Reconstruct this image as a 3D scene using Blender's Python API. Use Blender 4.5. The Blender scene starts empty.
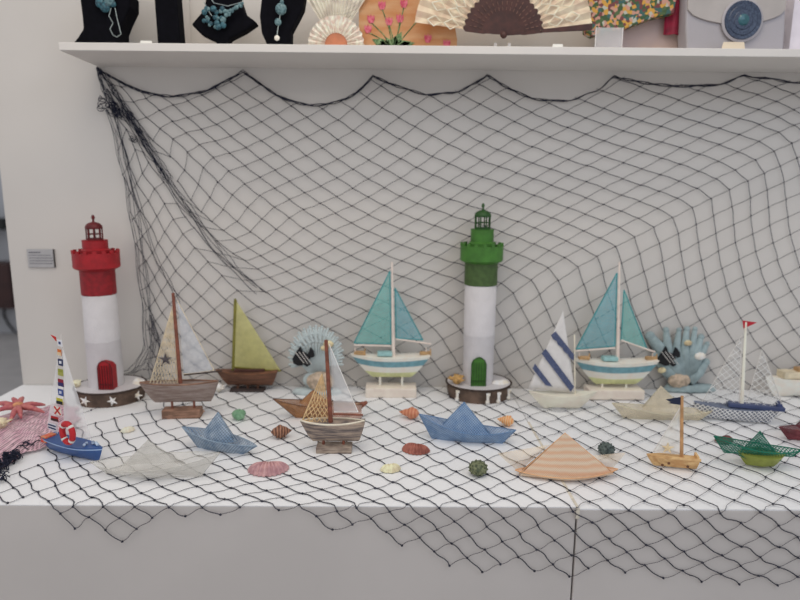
import bpy, bmesh, math, random
import numpy as np
from mathutils import Vector, Matrix
sc = bpy.context.scene
COL = sc.collection
PI = math.pi
rnd = random.Random(7)

# ---------------------------------------------------------------- camera
F = 600.0
PITCH, YAW, ROLL, CAM_H = 0.1767, 0.0073, 0.0076, 0.6634     # table top is z = 0, wall plane is y = 0
_cp, _sp, _cy, _sy = math.cos(PITCH), math.sin(PITCH), math.cos(YAW), math.sin(YAW)
fwd = Vector((_sy*_cp, _cy*_cp, -_sp)); rgt = Vector((_cy, -_sy, 0)); up = rgt.cross(fwd)
rgt2 = rgt*math.cos(ROLL) + up*math.sin(ROLL); up2 = up*math.cos(ROLL) - rgt*math.sin(ROLL)
CAM = Vector((0, -2.0, CAM_H))
cd = bpy.data.cameras.new('camera'); cam = bpy.data.objects.new('camera', cd); COL.objects.link(cam)
M = Matrix((rgt2, up2, -fwd)).transposed().to_4x4(); M.translation = CAM
cam.matrix_world = M
cd.sensor_width = 36.0; cd.lens = F*36.0/800.0; cd.clip_start = 0.05; cd.clip_end = 60
cd.dof.use_dof = True; cd.dof.focus_distance = 1.45; cd.dof.aperture_fstop = 1.8
sc.camera = cam

# ---------------------------------------------------------------- light
w = bpy.data.worlds.new('world'); sc.world = w; w.use_nodes = True
bg = w.node_tree.nodes['Background']; bg.inputs[0].default_value = (0.93, 0.94, 0.99, 1); bg.inputs[1].default_value = 0.80
def area(name, loc, target, size, sizey, power, color):
    l = bpy.data.lights.new(name, 'AREA'); l.shape = 'RECTANGLE'; l.size = size; l.size_y = sizey; l.energy = power; l.color = color
    o = bpy.data.objects.new(name, l); COL.objects.link(o); o.location = loc
    o.rotation_euler = (Vector(target)-Vector(loc)).to_track_quat('-Z', 'Y').to_euler()
    return o
area('ceiling_light', (-0.2, -1.7, 2.3), (0.1, -0.35, 0.0), 1.6, 0.8, 8.5, (1.0, 0.94, 0.87))
area('ceiling_spot', (-1.7, -2.2, 1.75), (0.2, 0.0, 0.3), 0.22, 0.22, 5, (1.0, 0.88, 0.74))
area('cool_fill_right', (1.8, -2.6, 2.1), (1.1, 0.0, 0.3), 0.9, 0.9, 9.0, (0.58, 0.76, 1.0))  # added cool fill to turn the right of the wall bluish, no ceiling lamp
area('shelf_spot', (0.1, -1.0, 2.5), (0.0, 0.0, 1.25), 1.6, 0.25, 12, (1.0, 0.86, 0.68))
vs = sc.view_settings; vs.view_transform = 'Standard'; vs.look = 'None'; vs.gamma = 1; vs.use_curve_mapping = False; vs.exposure = -0.22

# ---------------------------------------------------------------- placing helpers
def _ray(x, y): return rgt2*((x-400)/F) + up2*((300-y)/F) + fwd
def T(x, y, z=0.0):
    """point of the table top seen at photo position x, y"""
    d = _ray(x, y); return CAM + d*((z-CAM.z)/d.z)
def V(x, y, Y):
    """point at depth Y seen at photo position x, y"""
    d = _ray(x, y); return CAM + d*((Y-CAM.y)/d.y)
class Frame:
    """upright plane through p turned by rz; L(x, y) -> local (x, z)"""
    def __init__(s, p, rz=0.0): s.p = Vector(p); s.rz = rz
    def L(s, x, y, off=0.0):
        n = Vector((-math.sin(s.rz), math.cos(s.rz), 0)); t = Vector((math.cos(s.rz), math.sin(s.rz), 0))
        d = _ray(x, y); k = ((s.p + n*off - CAM).dot(n))/d.dot(n); q = CAM + d*k - s.p
        return (q.dot(t), q.z)

# ---------------------------------------------------------------- materials
def lin(c):
    c = c/255.0
    return c/12.92 if c <= 0.04045 else ((c+0.055)/1.055)**2.4
BR = 1.45      # photo tones to surface tones
def rgb(r, g, b, br=None):
    k = BR if br is None else br
    return tuple(min(0.86, lin(v)*k) for v in (r, g, b)) + (1.0,)
def newmat(name):
    m = bpy.data.materials.new(name); m.use_nodes = True
    nt = m.node_tree; b = nt.nodes['Principled BSDF']; return m, nt, b
def mat(name, c, rough=0.6, var=0.12, scale=30, c2=None, bump=0.0, bscale=200, metal=0.0, spec=0.4, br=None, stretch=None):
    m, nt, b = newmat(name)
    tc = nt.nodes.new('ShaderNodeTexCoord'); no = nt.nodes.new('ShaderNodeTexNoise'); no.inputs['Scale'].default_value = scale; no.inputs['Detail'].default_value = 4
    src = tc.outputs['Object']
    if stretch:
        mp = nt.nodes.new('ShaderNodeMapping'); mp.inputs['Scale'].default_value = stretch; nt.links.new(src, mp.inputs[0]); src = mp.outputs[0]
    nt.links.new(src, no.inputs['Vector'])
    rp = nt.nodes.new('ShaderNodeValToRGB'); a = rgb(*c, br=br); z = rgb(*(c2 or tuple(v*(1-var) for v in c)), br=br)
    rp.color_ramp.elements[0].position = 0.38; rp.color_ramp.elements[1].position = 0.62
    rp.color_ramp.elements[0].color = a; rp.color_ramp.elements[1].color = z
    nt.links.new(no.outputs['Fac'], rp.inputs[0]); nt.links.new(rp.outputs[0], b.inputs['Base Color'])
    b.inputs['Roughness'].default_value = rough; b.inputs['Metallic'].default_value = metal; b.inputs['Specular IOR Level'].default_value = spec
    if bump:
        n2 = nt.nodes.new('ShaderNodeTexNoise'); n2.inputs['Scale'].default_value = bscale
        bp = nt.nodes.new('ShaderNodeBump'); bp.inputs['Strength'].default_value = bump; bp.inputs['Distance'].default_value = 0.002
        nt.links.new(tc.outputs['Object'], n2.inputs['Vector']); nt.links.new(n2.outputs['Fac'], bp.inputs['Height']); nt.links.new(bp.outputs[0], b.inputs['Normal'])
    return m
def mesh_fabric(name, c, solid=0.5, period=0.004, thread=0.35, var=0.2, c2=None, axis='XZ', br=None):
    """woven open fabric: crossing threads over a part-transparent ground"""
    m = mat(name, c, 0.8, var, 40, c2, br=br); nt = m.node_tree; b = nt.nodes['Principled BSDF']; out = nt.nodes['Material Output']
    tc = nt.nodes.new('ShaderNodeTexCoord'); sp = nt.nodes.new('ShaderNodeSeparateXYZ'); nt.links.new(tc.outputs['Object'], sp.inputs[0])
    def math_(op, a, bb=None, v=None):
        n = nt.nodes.new('ShaderNodeMath'); n.operation = op; nt.links.new(a, n.inputs[0])
        if bb is not None: nt.links.new(bb, n.inputs[1])
        if v is not None: n.inputs[1].default_value = v
        return n.outputs[0]
    X, Z = sp.outputs['X'], sp.outputs['Z']
    if axis == 'XZY': Z = math_('ADD', Z, sp.outputs['Y'])
    ds = []
    for op in ('ADD', 'SUBTRACT'):
        u = math_('MULTIPLY', math_(op, X, Z), v=1.0/period)
        fr = math_('FRACT', u); ds.append(math_('LESS_THAN', fr, v=thread))
    mx = math_('MAXIMUM', ds[0], ds[1]); mx = math_('MAXIMUM', mx, v=solid)
    th = math_('MAXIMUM', ds[0], ds[1]); dk = math_('MULTIPLY', th, v=0.35); dk = math_('ADD', dk, v=0.72)
    vm = nt.nodes.new('ShaderNodeVectorMath'); vm.operation = 'SCALE'; lk = b.inputs['Base Color'].links[0].from_socket
    nt.links.new(lk, vm.inputs[0]); nt.links.new(dk, vm.inputs['Scale']); nt.links.new(vm.outputs[0], b.inputs['Base Color'])
    tr = nt.nodes.new('ShaderNodeBsdfTransparent'); mix = nt.nodes.new('ShaderNodeMixShader')
    nt.links.new(mx, mix.inputs[0]); nt.links.new(tr.outputs[0], mix.inputs[1]); nt.links.new(b.outputs[0], mix.inputs[2]); nt.links.new(mix.outputs[0], out.inputs[0])
    return m
def sheer(name, c, alpha, var=0.1):
    m = mat(name, c, 0.7, var, 60); m.node_tree.nodes['Principled BSDF'].inputs['Alpha'].default_value = alpha
    return m

# ---------------------------------------------------------------- mesh builder
class MB:
    def __init__(s): s.v = []; s.f = []
    def add(s, vs, fs):
        o = len(s.v); s.v += [tuple(p) for p in vs]; s.f += [tuple(i+o for i in f) for f in fs]; return s
    def box(s, c, d, rz=0.0):
        cx, cy, cz = c; x, y, z = (k/2 for k in d); r = Matrix.Rotation(rz, 3, 'Z')
        P = [Vector((a*x, b*y, e*z)) for e in (-1, 1) for a, b in ((-1, -1), (1, -1), (1, 1), (-1, 1))]
        return s.add([r@p + Vector(c) for p in P], [(3, 2, 1, 0), (4, 5, 6, 7), (0, 1, 5, 4), (1, 2, 6, 5), (2, 3, 7, 6), (3, 0, 4, 7)])
    def tube(s, pts, r, n=6, cap=True):
        pts = [Vector(p) for p in pts]; k = len(pts); rs = r if isinstance(r, (list, tuple)) else [r]*k
        vs = []
        for i, p in enumerate(pts):
            t = (pts[min(i+1, k-1)]-pts[max(i-1, 0)])
            t = t.normalized() if t.length > 1e-9 else Vector((0, 0, 1))
            a = Vector((0, 1, 0)) if abs(t.y) < 0.9 else Vector((1, 0, 0))
            u = t.cross(a).normalized(); w_ = t.cross(u)
            for j in range(n):
                q = 2*PI*j/n; vs.append(p + (u*math.cos(q)+w_*math.sin(q))*rs[i])
        fs = [(i*n+j, i*n+(j+1) % n, (i+1)*n+(j+1) % n, (i+1)*n+j) for i in range(k-1) for j in range(n)]
        if cap: fs += [tuple(range(n))[::-1], tuple((k-1)*n+j for j in range(n))]
        return s.add(vs, fs)
    def lathe(s, prof, n=32, c=(0, 0, 0), sx=1.0, sy=1.0, cap=True):
        vs = []
        for r, z in prof:
            for j in range(n):
                q = 2*PI*j/n; vs.append((c[0]+r*math.cos(q)*sx, c[1]+r*math.sin(q)*sy, c[2]+z))
        k = len(prof)
        fs = [(i*n+j, i*n+(j+1) % n, (i+1)*n+(j+1) % n, (i+1)*n+j) for i in range(k-1) for j in range(n)]
        if cap: fs += [tuple(range(n))[::-1], tuple((k-1)*n+j for j in range(n))]
        return s.add(vs, fs)
    def prism(s, poly, y0, y1):
        """outline in local x, z given depth from y0 to y1"""
        n = len(poly); vs = [(x, y0, z) for x, z in poly] + [(x, y1, z) for x, z in poly]
        return s.add(vs, [tuple(range(n)), tuple(range(2*n-1, n-1, -1))] + [((i+1) % n, i, n+i, n+(i+1) % n) for i in range(n)])
    def grid(s, fn, nu, nv, wrap=False):
        vs = [fn(i/nu, j/nv) for i in range(nu+1) for j in range(nv+1)]; w_ = nv+1
        return s.add(vs, [(i*w_+j, (i+1)*w_+j, (i+1)*w_+j+1, i*w_+j+1) for i in range(nu) for j in range(nv)])
    def ball(s, c, r, n=10, sc_=(1, 1, 1), fn=None):
        vs = []; fs = []
        for i in range(n+1):
            th = PI*i/n
            for j in range(2*n):
                ph = PI*j/n; k = fn(th, ph) if fn else 1.0
                vs.append((c[0]+r*k*math.sin(th)*math.cos(ph)*sc_[0], c[1]+r*k*math.sin(th)*math.sin(ph)*sc_[1], c[2]+r*k*math.cos(th)*sc_[2]))
        m = 2*n
        for i in range(n):
            for j in range(m): fs.append((i*m+j, (i+1)*m+j, (i+1)*m+(j+1) % m, i*m+(j+1) % m))
        return s.add(vs, fs)
    def build(s, name, mt, parent=None, smooth=False, solid=0.0, bevel=0.0):
        me = bpy.data.meshes.new(name); me.from_pydata(s.v, [], s.f); me.validate()
        bm = bmesh.new(); bm.from_mesh(me); bmesh.ops.remove_doubles(bm, verts=bm.verts, dist=1e-6)
        bmesh.ops.recalc_face_normals(bm, faces=bm.faces); bm.to_mesh(me); bm.free()
        me.materials.append(mt); o = bpy.data.objects.new(name, me); COL.objects.link(o)
        if parent: o.parent = parent
        if smooth:
            for p in me.polygons: p.use_smooth = True
        if solid:
            md = o.modifiers.new('thickness', 'SOLIDIFY'); md.thickness = solid; md.offset = 0
        if bevel:
            md = o.modifiers.new('bevel', 'BEVEL'); md.width = bevel; md.segments = 2
        return o
def thing(name, label, cat, loc, rz=0.0, group=None):
    o = bpy.data.objects.new(name, None); COL.objects.link(o); o.empty_display_size = 0.05
    o.location = loc; o.rotation_euler = (0, 0, rz); o['label'] = label; o['category'] = cat
    if group: o['group'] = group
    return o
def tag(o, label, cat, group=None, loc=None, rz=0.0):
    o['label'] = label; o['category'] = cat
    if group: o['group'] = group
    if loc is not None: o.location = loc; o.rotation_euler = (0, 0, rz)
    return o
def struct(o): o['kind'] = 'structure'; return o

# ---------------------------------------------------------------- palette
WHITE = mat('white_paint', (188, 184, 179), 0.75, 0.02, 3)
WALLM = mat('wall_paint', (178, 174, 169), 0.85, 0.02, 2)
BODYM = mat('cabinet_white_shaded', (172, 167, 163), 0.7, 0.02, 4)  # same white as the top, darkened: the front's shade is in the colour
TOPM = mat('table_white', (222, 219, 214), 0.55, 0.02, 4)
TWINE = mat('navy_twine', (52, 53, 66), 0.85, 0.2, 80, br=1.0)
BUNCH = mat('dark_navy_twine', (34, 38, 60), 0.85, 0.3, 200, br=1.0)
CREAM = mat('cream_paint', (205, 196, 178), 0.6, 0.08, 40)
BROWNW = mat('brown_wood', (104, 70, 52), 0.6, 0.3, 30, stretch=(1, 1, 8))

# ================================================================ THE SETTING
FLOOR_Z = -0.95
YF = -0.808
floor_m = mat('floor_grey', (146, 143, 141), 0.4, 0.06, 5)
FAR_Y = T(10, 333, FLOOR_Z).y
struct(MB().box((0, FAR_Y/2-1, FLOOR_Z-0.05), (14, FAR_Y+8, 0.1)).build('floor', floor_m))
struct(MB().box((0, FAR_Y+0.05, 0.8), (14, 0.1, 3.5)).build('wall_far', mat('far_wall_grey', (150, 152, 156), 0.9, 0.03, 2)))
struct(MB().box((0.55, 0.05, 0.62), (3.674, 0.1, 3.14)).build('wall_back', WALLM))

# display tops, two white cabinets side by side
SEAM = 0.394
cab = thing('display_cabinet', 'wide white display cabinet left of the seam, carrying the red lighthouse', 'cabinet', (-0.448, 0, FLOOR_Z))
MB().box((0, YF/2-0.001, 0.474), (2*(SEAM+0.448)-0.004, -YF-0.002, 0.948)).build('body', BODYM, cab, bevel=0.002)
MB().box((0, YF/2-0.001, 0.949), (2*(SEAM+0.448)-0.004, -YF-0.002, 0.002)).build('top', TOPM, cab)
cab2 = thing('display_cabinet', 'white display cabinet right of the seam, under the green mesh boat', 'cabinet', (1.35, 0, FLOOR_Z))
w2 = 2*(1.35-SEAM-0.0015)
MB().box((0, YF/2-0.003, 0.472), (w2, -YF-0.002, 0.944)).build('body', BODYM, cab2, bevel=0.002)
MB().box((0, YF/2-0.003, 0.9455), (w2, -YF-0.002, 0.003)).build('top', TOPM, cab2)
tape_m = mat('beige_tape', (190, 183, 168), 0.6, 0.1, 60)
tp = MB()
y0 = T(531, 422).y
tp.box((SEAM, (y0+YF)/2, 0.0006), (0.006, y0-YF, 0.0012)); tp.box((SEAM, YF-0.006, -0.012), (0.008, 0.001, 0.024))
tag(tp.build('tape_strip', tape_m), 'narrow beige tape strip covering the seam between the two cabinets', 'tape')

# long white wall shelf
SZ0, SZ1 = 1.0485, 1.0700
sh = thing('wall_shelf', 'long white wall shelf above the fishing net', 'shelf', (0.70, 0, SZ0))
MB().box((0, -0.111, 0.0107), (3.29, 0.222, 0.0215)).build('board', WHITE, sh, bevel=0.0015)
# small label plate on the wall
a = V(27, 249, -0.004); b_ = V(55, 267.5, -0.004)
pl = thing('wall_label', 'small grey text plate on the wall left of the red lighthouse', 'sign', ((a.x+b_.x)/2, 0, (a.z+b_.z)/2))
pw, ph = b_.x-a.x, a.z-b_.z
MB().box((0, -0.004, 0), (pw, 0.006, ph)).build('plate', mat('label_grey', (150, 149, 150), 0.4, 0.03), pl, bevel=0.001)
MB().box((pw/2+0.0005, -0.004, 0), (0.002, 0.0075, ph)).build('edge', mat('label_edge', (60, 58, 56), 0.4, 0.03), pl)
tx = MB(); r1 = random.Random(3)
for k in range(5):
    z = ph*(0.32-0.15*k); x = -pw*0.42; end = pw*(0.40 if k else -0.02)
    while x < end:
        l = r1.uniform(0.003, 0.009); tx.box((x+l/2, -0.0073, z), (l, 0.0006, 0.0022 if k else 0.004)); x += l+0.0022
tx.build('text_lines', mat('label_ink', (78, 78, 84), 0.6, 0.02), pl)

# the room seen past the left edge
dk = thing('wall_cabinet', 'dark maroon hanging cabinet far behind the left wall edge', 'cabinet', (V(-12, 290, FAR_Y-0.3).x, FAR_Y-0.3, V(0, 309, FAR_Y-0.3).z))
q0 = V(0, 309, FAR_Y-0.3).z; q1 = V(0, 264, FAR_Y-0.3).z
MB().box((-0.3, 0.15, (q1-q0)/2), (1.07, 0.28, q1-q0)).build('body', mat('maroon', (52, 30, 28), 0.5, 0.15, 10), dk, bevel=0.004)
q2 = V(0, 230, FAR_Y-0.3).z; q3 = V(0, 219, FAR_Y-0.3).z
MB().box((-0.3, 0.15, q2-q0+(q3-q2)/2), (1.03, 0.25, q3-q2)).build('upper_shelf', mat('far_black', (20, 24, 22), 0.5, 0.1), dk)
MB().box((-0.78, 0.15, (q3-q0)/2), (0.03, 0.25, q3-q0)).build('side_panel', mat('far_black', (20, 24, 22), 0.5, 0.1), dk)
cb = MB(); P = [V(x, y, FAR_Y-0.02) for x, y in ((3, 300), (4, 316), (8, 324), (14, 331), (20, 337), (26, 340))]
cb.tube(P, 0.012, 6)
cb.ball(V(11, 339, FAR_Y-0.03), 0.028, 6); cb.tube([V(-6, 339, FAR_Y-0.03), V(11, 339, FAR_Y-0.03)], 0.008)
tag(cb.build('power_cable', mat('cable_black', (24, 24, 28), 0.5, 0.1)), 'black power cable hanging down the far grey wall', 'cable')

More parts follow.
